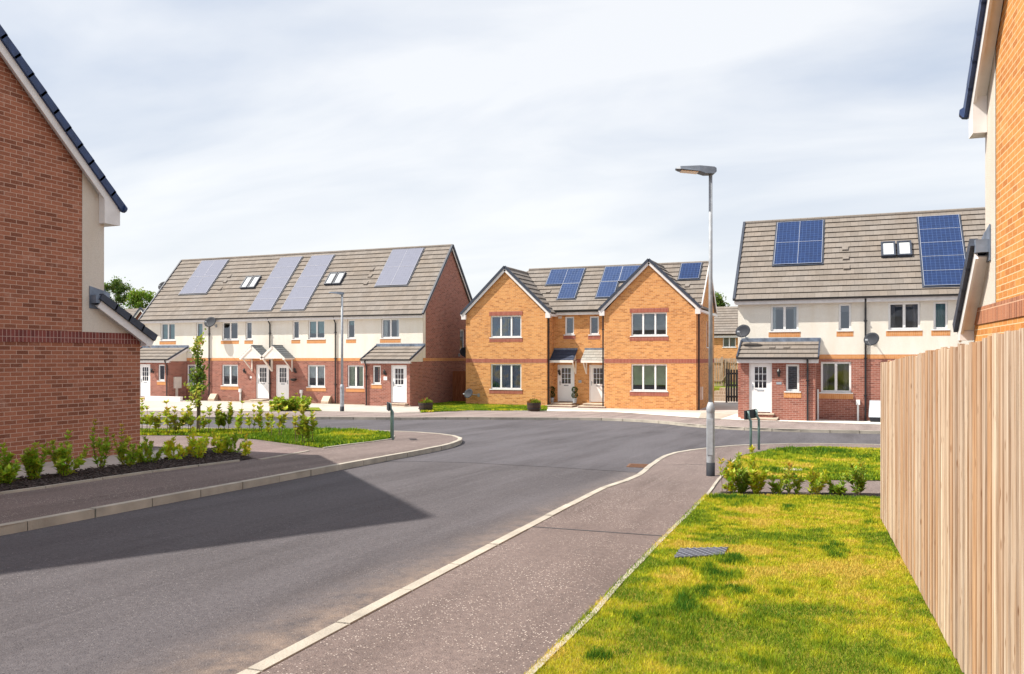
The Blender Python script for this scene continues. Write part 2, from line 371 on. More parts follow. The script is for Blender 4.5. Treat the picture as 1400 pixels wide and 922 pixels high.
def timber(name, tones, grain=1.):
    m, t, b = newmat(name, .8, .25); v = coords(t, 'Object')
    oi = nd(t, 'ShaderNodeObjectInfo')
    rp = nd(t, 'ShaderNodeValToRGB'); cr = rp.color_ramp
    for i, c in enumerate(tones):
        e = cr.elements[i] if i < 2 else cr.elements.new(.5); e.color = c4(c)
    for i, e in enumerate(cr.elements): e.position = i / (len(tones) - 1)
    t.links.new(oi.outputs['Random'], rp.inputs[0])
    ad = nd(t, 'ShaderNodeVectorMath', operation='ADD'); t.links.new(v, ad.inputs[0])
    cx = nd(t, 'ShaderNodeCombineXYZ'); ml = nd(t, 'ShaderNodeMath', operation='MULTIPLY'); t.links.new(oi.outputs['Random'], ml.inputs[0]); ml.inputs[1].default_value = 37
    t.links.new(ml.outputs[0], cx.inputs[2]); t.links.new(cx.outputs[0], ad.inputs[1])
    s = nd(t, 'ShaderNodeMapping'); s.inputs['Scale'].default_value = (38, 38, 1.3); t.links.new(ad.outputs[0], s.inputs[0])
    n = noise(t, s.outputs[0], 1, 5, .6, .35, .7)
    o = mix(t, n, rp.outputs[0], mix(t, 1., rp.outputs[0], (.52, .35, .24), 'MULTIPLY'))
    s2 = nd(t, 'ShaderNodeMapping'); s2.inputs['Scale'].default_value = (14, 14, 5); t.links.new(ad.outputs[0], s2.inputs[0])
    vo = nd(t, 'ShaderNodeTexVoronoi', i_Scale=1.); t.links.new(s2.outputs[0], vo.inputs['Vector'])
    k = nd(t, 'ShaderNodeMapRange'); t.links.new(vo.outputs['Distance'], k.inputs[0]); k.inputs[1].default_value = .16; k.inputs[2].default_value = .07
    o = mix(t, k.outputs[0], o, (.25, .12, .06))
    t.links.new(o, b.inputs['Base Color']); bump(t, b, n, .4, .004); return m
M['pale_wood'] = timber('pale_fence_timber', [(.62, .40, .24), (.80, .68, .54), (.58, .47, .38)])
M['grey_wood'] = timber('grey_fence_timber', [(.42, .36, .29), (.50, .43, .35)])
M['brown_wood'] = timber('brown_gate_timber', [(.24, .085, .035), (.30, .11, .05)])

# ------------------------------------------------------------------ setting
def sheet(name, poly, mat, dz=0., kind='structure', label=None, cat=None, side=0.):
    """a ground sheet: polygon of (x, y); follows the land level, dz above it"""
    m = MB(); P = [Vector((p[0], p[1], 0)) for p in poly]
    tris = tessellate_polygon([P])
    V = [(p.x, p.y, zg(p.y) + dz) for p in P]
    for t in tris:
        q = [V[i] for i in t]
        if (Vector(q[1]) - Vector(q[0])).cross(Vector(q[2]) - Vector(q[0])).z < 0: q.reverse()
        m.face(q)
    if side:
        for i in range(len(V)):
            a, b = V[i], V[(i + 1) % len(V)]
            m.face([a, b, (b[0], b[1], b[2] - side), (a[0], a[1], a[2] - side)])
    o = m.build(name, mat)
    return tag(o, label, cat, kind=kind)
def path_line(pre, pts, post, n=4): return list(pre) + smooth_line(pts, n) + list(post)
def smooth_line(pts, n=4):
    out = []
    for i in range(len(pts) - 1):
        p0 = pts[max(0, i - 1)]; p1 = pts[i]; p2 = pts[i + 1]; p3 = pts[min(len(pts) - 1, i + 2)]
        for k in range(n):
            t = k / n
            out.append(tuple(.5 * ((2 * p1[j]) + (-p0[j] + p2[j]) * t + (2 * p0[j] - 5 * p1[j] + 4 * p2[j] - p3[j]) * t * t + (-p0[j] + 3 * p1[j] - 3 * p2[j] + p3[j]) * t ** 3) for j in range(2)))
    out.append(tuple(pts[-1][:2])); return out
def offset_line(pts, d):
    out = []
    for i, p in enumerate(pts):
        a = pts[max(0, i - 1)]; b = pts[min(len(pts) - 1, i + 1)]
        v = Vector((b[0] - a[0], b[1] - a[1])).normalized(); out.append((p[0] - v.y * d, p[1] + v.x * d))
    return out
def strip(name, line, w0, w1, mat, top=.0, bottom=-.14, joint=.9, kind='structure', gap=.018):
    """kerb or edging run along a line (x, y), cut into stones; between offsets w0 and w1 (left positive)"""
    m = MB()
    L = [0.]
    for i in range(1, len(line)): L.append(L[-1] + math.dist(line[i - 1][:2], line[i][:2]))
    n = max(1, int(L[-1] / joint)); a = offset_line(line, w0); b = offset_line(line, w1)
    def pt(poly, s):
        for i in range(1, len(L)):
            if s <= L[i] + 1e-9:
                t = (s - L[i - 1]) / max(1e-9, L[i] - L[i - 1]); return (poly[i - 1][0] * (1 - t) + poly[i][0] * t, poly[i - 1][1] * (1 - t) + poly[i][1] * t)
        return poly[-1][:2]
    for k in range(n):
        s0 = L[-1] * k / n + gap / 2; s1 = L[-1] * (k + 1) / n - gap / 2
        q = [pt(a, s0), pt(a, s1), pt(b, s1), pt(b, s0)]
        j = random.uniform(-.003, .003); ox, oy = random.uniform(-.004, .004), random.uniform(-.004, .004); q = [(x + ox, y + oy) for x, y in q]
        lo = [(x, y, zg(y) + bottom) for x, y in q]; hi = [(x, y, zg(y) + top + j) for x, y in q]
        ar = sum(q[i][0] * q[(i + 1) % 4][1] - q[(i + 1) % 4][0] * q[i][1] for i in range(4))
        if ar < 0: lo.reverse(); hi.reverse()
        m.hexa(lo, hi)
    return tag(m.build(name, mat), kind=kind)

g = MB()
prof = [(-300, 1.325 - .16), (-10, 1.325 - .16), (39.6, -.15), (40.0, -.012), (900, -.012)]
for (y0, z0), (y1, z1) in zip(prof, prof[1:]): g.face([(-600, y0, z0), (600, y0, z0), (600, y1, z1), (-600, y1, z1)])
tag(g.build('ground', M['land']), kind='structure')
g = MB(); g.face([(-120, -10, zg(-10) - .1), (80, -10, zg(-10) - .1), (80, 38, zg(38) - .1), (-120, 38, zg(38) - .1)])
g.face([(-120, -40, zg(-10) - .1), (80, -40, zg(-10) - .1), (80, -10, zg(-10) - .1), (-120, -10, zg(-10) - .1)])
tag(g.build('road', M['road']), kind='structure')

def GP(*pts): return [tuple(G(*p)[:2]) for p in pts]
sheet('cross_road', GP((380, 625), (575, 624.5), (640, 626), (760, 632), (868, 638.5), (940, 641)) + [(60, 16), (60, 38), (-100, 38), (-100, 17)], M['road_far'], -.096)
# left corner
lk = GP((0, 720), (292, 667), (400, 647.5), (503, 628.5), (560, 618.5), (600, 611), (624, 605), (632, 600.5), (628, 597), (612, 594), (585, 591.5), (544, 589.5), (458, 587), (331, 587))
lkerb = path_line([(lk[0][0] + .1, -10)], lk, [(-60, lk[-1][1] + .3)], 5)
sheet('left_pavement', lkerb + [(-60, -10)], M['path'], -.004)
strip('left_kerb', lkerb, 0, .105, M['conc'], .006)
# right corner
rk = GP((325, 922), (520, 821), (719.6, 717.9), (800, 677), (833, 662), (852.6, 656.5), (871.4, 648), (887, 635.6), (903, 625), (921.7, 618.6), (950, 614.2), (997, 609.4), (1060, 606.8), (1130, 606.5), (1204, 607.8))
rkerb = path_line([(-3.0, -10), (-3.0, -2)], rk, [(60, rk[-1][1] + .2)], 5)
sheet('right_pavement', rkerb + [(60, -10)], M['path'], -.004)
strip('right_kerb', rkerb, 0, -.095, M['conc'], .006)
# far side
fk = GP((200, 570.3), (440, 570.3), (544, 571), (640, 570.6), (700, 571), (800, 571.5), (860, 573.3), (904, 576), (940, 579.8), (979, 582.7), (1020, 584.9), (1069, 586.6), (1130, 588), (1203, 589.5))
fkerb = path_line([(-90, fk[0][1])], fk, [(60, fk[-1][1] - .1)], 4)
sheet('far_pavement', fkerb + [(60, 40), (-90, 40)], M['path_far'], -.004)
strip('far_kerb', fkerb, 0, .13, M['conc'], .006)
fb = GP((200, 562.5), (440, 562.8), (544, 564.7), (640, 562.6), (740, 562.8), (830, 563.5), (900, 568), (993, 574), (1100, 577.5), (1203, 581))
fback = path_line([(-90, fb[0][1])], fb, [(60, fb[-1][1] - .1)], 4)
sheet('front_paving', fback + [(60, 40), (-90, 40)], M['slab'], .002)
wp = GP((700, 562.3), (790, 562.8), (830, 563.5), (865, 565.5), (900, 568), (945, 571.3), (993, 574), (1045, 576), (1100, 577.5), (1203, 581))
sheet('white_paving', wp + [(30, wp[-1][1]), (30, 40), (wp[0][0], 40)], M['white_slab'], .010)
sheet('side_path', GP((985, 573.6), (955, 571.7)) + [(-6.6, 40), (-5.0, 40)], M['conc'], .016)
sheet('side_paving', [(-22, 40), (60, 40), (60, 60), (-22, 60)], M['slab'], .002)
sheet('rear_yard', [(-21.7, 43.5), (-20.0, 43.5), (-20.0, 56), (-21.7, 56)], M['turf_green'], .008)
strip('far_edging', fback, 0, .05, M['conc'], .012, -.05)
# path joints and the gully
def joint(name, pts, w=.03):
    l = GP(*pts); strip(name, l, -w / 2, w / 2, M['gutter'], .0005, -.003, 9)
joint('path_joint', ((722, 719.5), (800, 725), (860, 729), (913, 733)))
joint('path_joint', ((886, 636), (930, 635.2), (966, 635)), .02)

# lawns, beds and drives
def lawn(name, poly, mat='turf', dz=.006): return sheet(name, poly, M[mat], dz)
LN = GP((727, 925), (817, 831), (908, 738), (958, 687.5), (967, 678.5), (1085, 678), (1206, 681))
fence_dir = Vector((-.0455, 1, 0)).normalized()
FX = lambda y: .33 + .0455 * (10.4 - y)
near_lawn = [(-1.50, -8), (FX(-8), -8), (FX(10.45), 10.45)] + [LN[6], LN[5], LN[4], LN[3], LN[2], LN[1], LN[0]]
lawn('near_lawn', near_lawn)
edge = smooth_line([(-1.50, -8)] + LN[:5] + GP((980, 661), (997, 638.7), (1005, 629), (1016, 624), (1037.5, 619.8), (1075, 614.3), (1120, 612.3), (1204, 615)), 3)
strip('lawn_edging', edge, -.01, .03, M['conc'], .014, -.05, 1.0)
l2 = GP((1001, 640), (1007, 629), (1018, 624), (1039, 620), (1075, 614.8), (1120, 612.6), (1204, 615.2), (1400, 620)) + GP((1400, 661), (1204, 657.5), (1100, 656), (1038, 654.8), (990, 654))
lawn('far_right_lawn', l2, 'turf_green')
bed_r = GP((985, 678.5), (985, 673), (1204, 675.5), (1204, 680.5))
sheet('right_bed', bed_r, M['soil'], .010)
# left
bed = GP((0, 675.5), (110, 659.7), (220, 644), (325, 630.5), (346, 627.5)) + GP((300, 612), (262, 618), (220, 629), (157, 637.5), (100.5, 645), (15.7, 655.5))
bed = [(bed[0][0] + .02, 2)] + bed + [(bed[-1][0] - .03, 2)]
sheet('shrub_bed', bed, M['soil'], .006)
strip('bed_edging', smooth_line([(bed[0][0], 2)] + GP((0, 675.5), (110, 659.7), (220, 644), (325, 630.5)), 3), -.05, .0, M['conc'], .03, -.05, 1.0)
strip('drive_edging', GP((353, 628.6), (421, 616.8)), -.05, 0, M['conc'], .012, -.05, 1.0)
cp = [(-13.3, -3)] + [(bed[-1][0] + .0, -3)] + list(reversed(GP((262, 618), (220, 629), (157, 637.5), (100.5, 645), (15.7, 655.5))))
cp = [(-13.3, -3), (GP((15.7, 655.5))[0][0], -3)] + GP((15.7, 655.5), (100.5, 645), (157, 637.5), (220, 629), (262, 618), (240, 613), (200, 611)) + [(-13.3, 15)]
sheet('house_path', cp, M['slab'], .003)
dr = GP((347, 603), (421.4, 616.6), (352.8, 628.3), (330, 622), (300, 611), (262, 617), (235, 612), (190, 612), (100, 612), (100, 596), (260, 596.5))
sheet('driveway', dr, M['drive'], .0045)
ll = GP((-200, 589), (331, 588.8), (458, 588.8), (500, 590), (531, 593), (537, 596.5), (533, 600.8), (500, 605), (460, 609.5), (438.6, 612.6), (348.6, 600.8), (250, 595.5), (100, 595.3), (-200, 595))
lawn('left_lawn', ll, 'turf_green')
strip('left_lawn_edging', smooth_line(GP((531, 593), (537, 596.5), (534, 601), (500, 605.3), (462, 609.8), (440, 613.2)), 3), 0, .05, M['conc'], .02, -.05, 1.0)
sheet('left_lawn_bed', GP((348.6, 600.3), (438.6, 612.3), (446, 610.4), (420, 604), (360, 597.5)), M['soil'], .012)
vl = GP((575, 564.5), (640, 561.8), (747, 562.2)) + [(-15.1, 42), (-19.9, 42), (-19.9, 44), (-21.7, 44), (-21.7, 40.8)]
vp = [p for p in vl]
def lawn_far(name, poly):
    m = MB(); P = [Vector((p[0], p[1], 0)) for p in poly]
    for t in tessellate_polygon([P]):
        q = [(P[i].x, P[i].y, zg(P[i].y) + .03) for i in t]
        if (Vector(q[1]) - Vector(q[0])).cross(Vector(q[2]) - Vector(q[0])).z < 0: q.reverse()
        m.face(q)
    tag(m.build(name, M['turf_green']), kind='structure')
lawn_far('verge_lawn', vp)
lawn_far('front_lawn', GP((378, 562.2), (440, 562.2), (436, 558), (370, 558)))

# ------------------------------------------------------------------ wall, roof, window, door makers
def wall(mb, P, U, u0, u1, zlo, ztop, holes, depth_=.1, N=None, zclip=None):
    """vertical wall in plane through P with horizontal direction U (outward normal = N); ztop is a number or a list of (u, z);
    holes = (u0, u1, z0, z1); zlo..zclip limits the layer built"""
    P = Vector(P); U = Vector(U).normalized(); N = Vector(N).normalized()
    line = [(u0, ztop), (u1, ztop)] if isinstance(ztop, (int, float)) else ztop
    def top(u):
        for (a, za), (b, zb) in zip(line, line[1:]):
            if a - 1e-9 <= u <= b + 1e-9: return za + (zb - za) * (u - a) / max(1e-9, b - a)
        return line[-1][1]
    hi = min(zclip if zclip is not None else 1e9, max(z for _, z in line))
    H = []
    for a, b, c, d in holes:
        c2, d2 = max(c, zlo), min(d, hi)
        if d2 - c2 > 1e-4 and b > u0 and a < u1: H.append((max(a, u0), min(b, u1), c2, d2, c, d))
    br = {u0, u1}
    for u, _ in line:
        if u0 < u < u1: br.add(u)
    for h in H: br |= {h[0], h[1]}
    for (a, za), (b, zb) in zip(line, line[1:]):        # where a slope crosses the clip level
        if (za - hi) * (zb - hi) < 0:
            u = a + (b - a) * (hi - za) / (zb - za)
            if u0 < u < u1: br.add(u)
    br = sorted(br)
    def pt(u, z, d=0): q = P + U * u - N * d; return (q.x, q.y, z)
    def quad(q):
        n = (Vector(q[1]) - Vector(q[0])).cross(Vector(q[2]) - Vector(q[0]))
        if n.dot(N) < 0: q.reverse()
        mb.face(q)
    for a, b in zip(br, br[1:]):
        if b - a < 1e-5: continue
        m = (a + b) / 2; ta, tb = min(top(a), hi), min(top(b), hi)
        if top(m) <= zlo + 1e-6: continue
        cuts = sorted([(h[2], h[3]) for h in H if h[0] < m < h[1]]); z = zlo
        for c, d in cuts:
            if c > z + 1e-5: quad([pt(a, z), pt(b, z), pt(b, c), pt(a, c)])
            z = d
        if min(top(m), hi) > z + 1e-5:
            q = [pt(a, z), pt(b, z)]
            if tb > z + 1e-5: q.append(pt(b, tb))
            if ta > z + 1e-5: q.append(pt(a, ta))
            quad(q)
    for a, b, c, d, oc, od in H:
        mb.face([pt(a, c), pt(a, d), pt(a, d, depth_), pt(a, c, depth_)]); mb.face([pt(b, c), pt(b, c, depth_), pt(b, d, depth_), pt(b, d)])
        if oc == c: mb.face([pt(a, c), pt(a, c, depth_), pt(b, c, depth_), pt(b, c)])
        if od == d: mb.face([pt(a, d), pt(b, d), pt(b, d, depth_), pt(a, d, depth_)])
    return mb

def slope(mb, A, B, up, n, lip=.048, th=.02, jit=True):
    """stepped courses: A, B the eave ends, up = vector from eave to ridge (for both ends, or a pair)"""
    A = Vector(A); B = Vector(B)
    ua, ub = (Vector(up[0]), Vector(up[1])) if isinstance(up, (list, tuple)) and isinstance(up[0], (tuple, list, Vector)) else (Vector(up), Vector(up))
    nrm = (B - A).cross(ua).normalized()
    if nrm.z < 0: nrm = -nrm
    for i in range(n):
        t0, t1 = i / n, (i + 1) / n
        a0, b0, a1, b1 = A + ua * t0, B + ub * t0, A + ua * t1, B + ub * t1
        s = ua.normalized() * .045
        f = lambda p, h: p + nrm * h
        e_ = (B - A).normalized(); us = [p.dot(e_) for p in (a0, b0, b1, a1)]
        mb.face([f(a0, lip), f(b0, lip), f(b1, .004), f(a1, .004)], [(us[0], i + .05), (us[1], i + .05), (us[2], i + .95), (us[3], i + .95)])
        mb.face([f(a0, lip), f(a0, lip - th), f(b0, lip - th), f(b0, lip)])
        mb.face([f(a0, lip - th), f(a0, lip - th) + s, f(b0, lip - th) + s, f(b0, lip - th)])
        mb.face([f(a0, lip - th) + s, f(a0, -.002) + s, f(b0, -.002) + s, f(b0, lip - th) + s])
        mb.face([f(a0, lip), f(a1, .004), f(a1, -.03), f(a0, -.03)]); mb.face([f(b0, lip), f(b0, -.03), f(b1, -.03), f(b1, .004)])
    mb.face([A - nrm * .03, A + ua - nrm * .03, B + ub - nrm * .03, B - nrm * .03])
    return mb

def frame_win(root, x0, x1, z0, z1, Y, bars=1, cloth=None, sill=True, brick_sill=None, brick_head=None, rec=.06, fw=.08, uneven=None, cover=1., P=None, U=None, N=None):
    """window facing -Y in the plane Y (or in the plane P, U, N); the frame is the part, glass / sill / curtain are its children"""
    if P is None: P, U, N = (0, Y, 0), (1, 0, 0), (0, -1, 0)
    P, U, N = Vector(P), Vector(U), Vector(N)
    def bx(mb, a, b, c, d, n0, n1):
        q = [P + U * a + N * n0, P + U * b + N * n0, P + U * b + N * n1, P + U * a + N * n1]
        lo = [(p.x, p.y, c) for p in q]; hi = [(p.x, p.y, d) for p in q]
        ar = sum(lo[i][0] * lo[(i + 1) % 4][1] - lo[(i + 1) % 4][0] * lo[i][1] for i in range(4))
        if ar < 0: lo.reverse(); hi.reverse()
        mb.hexa(lo, hi)
    f = MB(); e = .004
    n0, n1 = -rec - .06, -rec
    bx(f, x0 + e, x0 + fw, z0 + e, z1 - e, n0, n1); bx(f, x1 - fw, x1 - e, z0 + e, z1 - e, n0, n1)
    bx(f, x0 + fw, x1 - fw, z0 + e, z0 + fw, n0, n1); bx(f, x0 + fw, x1 - fw, z1 - fw, z1 - e, n0, n1)
    xs = [x0]
    for k in range(bars):
        u = uneven[k] if uneven else (k + 1) / (bars + 1)
        c = x0 + (x1 - x0) * u; xs.append(c)
        bx(f, c - fw * .62, c + fw * .62, z0 + fw, z1 - fw, n0 + .002, n1 + .004)
    xs.append(x1)
    w = f.build('window', M['upvc'], root, root)
    gl = MB(); q = [P + U * (x0 + .02) + N * (n1 - .035), P + U * (x1 - .02) + N * (n1 - .035)]
    ff = [(q[0].x, q[0].y, z0 + .02), (q[1].x, q[1].y, z0 + .02), (q[1].x, q[1].y, z1 - .02), (q[0].x, q[0].y, z1 - .02)]
    if (Vector(ff[1]) - Vector(ff[0])).cross(Vector(ff[2]) - Vector(ff[0])).dot(N) < 0: ff.reverse()
    gl.face(ff); gl.build('pane', M['glass'], w, root)
    if cloth:
        c = MB(); n = int((x1 - x0) / .05)
        kind, mt = cloth
        if kind == 'blind':
            zl = z1 - (z1 - z0) * cover
            bx(c, x0 + .05, x1 - .05, zl, z1 - .05, n0 - .06, n0 - .045)
            for k in range(int((z1 - zl) / .09)): bx(c, x0 + .05, x1 - .05, zl + k * .09, zl + k * .09 + .012, n0 - .045, n0 - .035)
        else:
            segs = [(x0 + .03, x0 + (x1 - x0) * .36 * cover), (x1 - (x1 - x0) * .36 * cover, x1 - .03)] if kind == 'curtain' else [(x0 + .03, x1 - .03)]
            for a, b in segs:
                k = max(4, int((b - a) / .035)); pr = None
                for i in range(k + 1):
                    u = a + (b - a) * i / k; d = n0 - .09 + .025 * math.sin(i * 1.9)
                    p = P + U * u + N * d
                    if pr is not None:
                        c.face([(pr.x, pr.y, z0 + .02), (p.x, p.y, z0 + .02), (p.x, p.y, z1 - .03), (pr.x, pr.y, z1 - .03)])
                    pr = p
        c.build('blind' if kind == 'blind' else 'curtain', M[mt], w, root)
    if sill:
        s = MB(); bx(s, x0 - .06, x1 + .06, z0 - .045, z0 + .0, n0 + .02, .035); s.build('sill', M['upvc'], w, root)
    if brick_sill:
        s = MB(); bx(s, x0 - .08, x1 + .08, z0 - .045 - .21, z0 - .047, -.05, .012); s.build('brick_sill', M[brick_sill], w, root)
    if brick_head:
        s = MB(); bx(s, x0 - .08, x1 + .08, z1 + .002, z1 + .225, -.05, .012); s.build('brick_lintel', M[brick_head], w, root)
    return w

def make_door(root, x0, x1, z0, z1, Y, handle='l', side=None):
    d = MB(); fr = .06; y0 = Y + .05
    d.box((x0 + .003, y0, z0), (x0 + fr, y0 + .07, z1 - .003)); d.box((x1 - fr, y0, z0), (x1 - .003, y0 + .07, z1 - .003)); d.box((x0 + fr, y0, z1 - fr), (x1 - fr, y0 + .07, z1 - .003))
    a, b, c, e = x0 + fr + .006, x1 - fr - .006, z0 + .03, z1 - fr - .006
    ly = y0 + .02; w = b - a; gz0 = c + (e - c) * .50; gz1 = e - .13; ga, gb = a + w * .2, b - w * .2
    d.box((a, ly, c), (b, ly + .045, gz0)); d.box((a, ly, gz1), (b, ly + .045, e)); d.box((a, ly, gz0), (ga, ly + .045, gz1)); d.box((gb, ly, gz0), (b, ly + .045, gz1))
    for i in (1, 2):
        u = ga + (gb - ga) * i / 3; d.box((u - .012, ly - .004, gz0), (u + .012, ly + .03, gz1))
        v = gz0 + (gz1 - gz0) * i / 3; d.box((ga, ly - .003, v - .012), (gb, ly + .029, v + .012))
    for i in range(1, 5):                                          # raised staves of the lower panel
        u = a + w * i / 5; d.box((u - .008, ly - .006, c + .12), (u + .008, ly, gz0 - .22))
    o = d.build('door', M['door'], root, root)
    g_ = MB(); g_.face([(ga, ly + .02, gz0), (gb, ly + .02, gz0), (gb, ly + .02, gz1), (ga, ly + .02, gz1)]); g_.build('door_glazing', M['glass'], o, root)
    h = MB(); hx = a + .07 if handle == 'l' else b - .07; zc = c + 1.0
    h.box((hx - .02, ly - .012, zc - .12), (hx + .02, ly - .001, zc + .12)); h.bar((hx, ly - .05, zc + .03), (hx + (.1 if handle == 'l' else -.1), ly - .05, zc + .03), .02); h.bar((hx, ly - .012, zc + .03), (hx, ly - .06, zc + .03), .02)
    h.build('handle', M['metal_grey'], o, root)
    l = MB(); l.box(((a + b) / 2 - .13, ly - .012, gz0 - .13), ((a + b) / 2 + .13, ly - .001, gz0 - .07)); l.build('letter_plate', M['metal_grey'], o, root)
    return o

def downpipe(root, x, Y, z0, z1, swan=True, r=.04):
    m = MB(); y = Y - .07
    pts = [(x, y - (.16 if swan else 0), z1), (x, y - (.16 if swan else 0), z1 - .12), (x, y, z1 - .35), (x, y, z0)] if swan else [(x, y, z1), (x, y, z0)]
    m.tube(pts, r, 8)
    zz_ = z1 - .9
    while zz_ > z0 + .3: m.box((x - .065, Y - .115, zz_), (x + .065, Y - .004, zz_ + .04)); zz_ -= 1.5
    m.build('downpipe', M['gutter'], root, root, smooth=False)
def gutter(root, x0, x1, y, z):
    m = MB(); n = 8; pr = None
    for i in range(n + 1):
        t = math.pi * i / n; p = (y - .065 * math.cos(t), z - .065 * math.sin(t))
        if pr: m.face([(x0, pr[0], pr[1]), (x1, pr[0], pr[1]), (x1, p[0], p[1]), (x0, p[0], p[1])])
        pr = p
    m.box((x0, y - .07, z - .005), (x1, y - .055, z + .012))
    for x in (x0, x1): m.face([(x, y - .065 * math.cos(math.pi * i / n), z - .065 * math.sin(math.pi * i / n)) for i in range(n + 1)])
    m.build('gutter', M['gutter'], root, root)
def dish(root, c, face=(-.55, -.8, .25), r=.3, wall_pt=None):
    """offset satellite dish: shallow bowl on an arm, with its receiver"""
    c = Vector(c); d = Vector(face).normalized(); a = d.cross(Vector((0, 0, 1))).normalized(); b = a.cross(d)
    m = MB(); n = 20; rings = 4; i0 = 0
    for k in range(rings + 1):
        rr = r * k / rings; h = .07 * (k / rings) ** 2
        for j in range(n):
            t = 2 * math.pi * j / n; m.v.append(tuple(c + (a * math.cos(t) * rr * 1.12 + b * math.sin(t) * rr * .95) + d * h))
    for k in range(rings):
        for j in range(n): m.f.append([k * n + j, k * n + (j + 1) % n, (k + 1) * n + (j + 1) % n, (k + 1) * n + j]); m.m.append(0)
    i0 = len(m.v)
    for j in range(n):
        t = 2 * math.pi * j / n; m.v.append(tuple(c + (a * math.cos(t) * r * 1.12 + b * math.sin(t) * r * .95) + d * .055))
    for j in range(n): m.f.append([rings * n + j, rings * n + (j + 1) % n, i0 + (j + 1) % n, i0 + j]); m.m.append(0)
    o = m.build('satellite_dish', M['dish'], root, root, smooth=True)
    s = MB(); lo = c - b * r * .9 + d * .05; tip = c - b * r * .35 + d * r * 1.25
    s.tube([lo, tip], .012, 6); s.bar(tip - a * .05 - b * .03, tip + a * .05 - b * .03, .06); s.build('receiver_arm', M['metal_grey'], o, root)
    if wall_pt is not None:
        s = MB(); w = Vector(wall_pt); s.tube([c - d * .01, c - d * .09, w], .018, 6); s.box(w - Vector((.06, .02, .09)), w + Vector((.06, .02, .09))); s.build('bracket', M['metal_grey'], o, root)
def wall_lamp(root, x, z, Y):
    m = MB(); m.box((x - .04, Y - .02, z - .07), (x + .04, Y - .002, z + .07)); m.tube([(x, Y - .02, z - .03), (x, Y - .10, z - .07), (x, Y - .15, z - .02)], .012, 6)
    m.lathe((x, Y - .15, z - .02), [(.03, 0), (.05, .02), (.075, .16), (.085, .17), (.03, .25), (.01, .28)], 8)
    m.build('wall_lantern', M['black'], root, root)
def placard(root, x, z, Y, w=.14, h=.12, mat='upvc'):
    m = MB(); m.box((x - w / 2, Y - .012, z - h / 2), (x + w / 2, Y - .002, z + h / 2)); m.build('number_plate', M[mat], root, root)
def meter(root, x, z, Y, w=.38, h=.55, dep=.12, mat='gasbox', foot=None):
    m = MB(); m.box((x - w / 2, Y - dep, z), (x + w / 2, Y - .002, z + h)); m.box((x - w / 2 - .015, Y - dep - .012, z + .02), (x + w / 2 + .015, Y - dep - .001, z + h - .02))
    if foot is not None:
        m.box((x - .05, Y - dep + .02, foot), (x + .05, Y - .004, z - .002))
    m.build('meter_box', M[mat], root, root)
def gas_hatch(root, x, Y, z0, w=.5, h=.42):
    """sloping-topped semi-sunk gas box against the wall"""
    m = MB(); m.hexa([(x - w / 2, Y - .36, z0), (x + w / 2, Y - .36, z0), (x + w / 2, Y - .36, z0 + h * .25), (x - w / 2, Y - .36, z0 + h * .25)][:2] + [(x + w / 2, Y - .004, z0), (x - w / 2, Y - .004, z0)],
                     [(x - w / 2, Y - .34, z0 + h * .3), (x + w / 2, Y - .34, z0 + h * .3), (x + w / 2, Y - .12, z0 + h), (x - w / 2, Y - .12, z0 + h)])
    m.box((x - w / 2 + .01, Y - .12, z0 + h * .4), (x + w / 2 - .01, Y - .006, z0 + h))
    m.build('gas_box', M['gasbox_brown'], root, root)
def pedestal(root, x, Y, z0, h=.75):
    m = MB(); m.box((x - .035, Y - .09, z0), (x + .035, Y - .01, z0 + h - .2)); m.box((x - .075, Y - .14, z0 + h - .2), (x + .075, Y - .006, z0 + h)); m.build('cable_duct', M['upvc'], root, root)
def steps(root, x0, x1, Y, z0, zt, n=2, ext=(.35, .75)):
    m = MB(); hh = (zt - z0) / n
    for i in range(n):
        y = Y - ext[n - 1 - i] if n > 1 else Y - ext[0]
        z1 = z0 + hh * (i + 1); e = .16 * (n - 1 - i)
        m.mi = 0; m.box((x0 - e, y, z1 - .05), (x1 + e, Y - .005, z1)); m.mi = 1; m.box((x0 - e + .03, y + .03, z0 - .2 if i == 0 else z0 + hh * i + .001), (x1 + e - .03, Y - .01, z1 - .052))
    m.build('doorstep', [M['step'], M['brick_red']], root, root)
def pv(root, xs, s0, s1, Ye, ze, mslope, cols, rows, mat, frame=True):
    """solar panels on the roof plane: xs = (x0, x1), s0..s1 = y range; ONE array mesh and its frame"""
    k = math.sqrt(1 + mslope ** 2); nrm = Vector((0, -mslope, 1)).normalized(); x0, x1 = xs
    P = lambda x, y, h: Vector((x, y, ze + mslope * (y - Ye))) + nrm * h
    a = MB()
    a.hexa([P(x0, s0, .02), P(x1, s0, .02), P(x1, s1, .02), P(x0, s1, .02)], [P(x0, s0, .10), P(x1, s0, .10), P(x1, s1, .10), P(x0, s1, .10)])
    o = a.build('solar_panel', M[mat], root, root)
    f = MB(); g_ = .006
    for i in range(cols + 1):
        x = x0 + (x1 - x0) * i / cols; f.bar(P(x, s0, .103), P(x, s1, .103), g_ * 2, .012, nrm)
    for j in range(rows + 1):
        y = s0 + (s1 - s0) * j / rows; f.bar(P(x0, y, .105), P(x1, y, .105), .012, g_ * 2, (0, 1, mslope))
    f.build('panel_frame', M['pv_line_dark'] if mat == 'pv_sky_pale' else M['pv_line'], o, root)
    t = MB(); t.hexa([P(x0 - .07, s0 - .05, .015), P(x1 + .07, s0 - .05, .015), P(x1 + .07, s1 + .04, .015), P(x0 - .07, s1 + .04, .015)], [P(x0 - .07, s0 - .05, .062), P(x1 + .07, s0 - .05, .062), P(x1 + .07, s1 + .04, .062), P(x0 - .07, s1 + .04, .062)])
    t.build('flashing_tray', M['verge'], o, root)
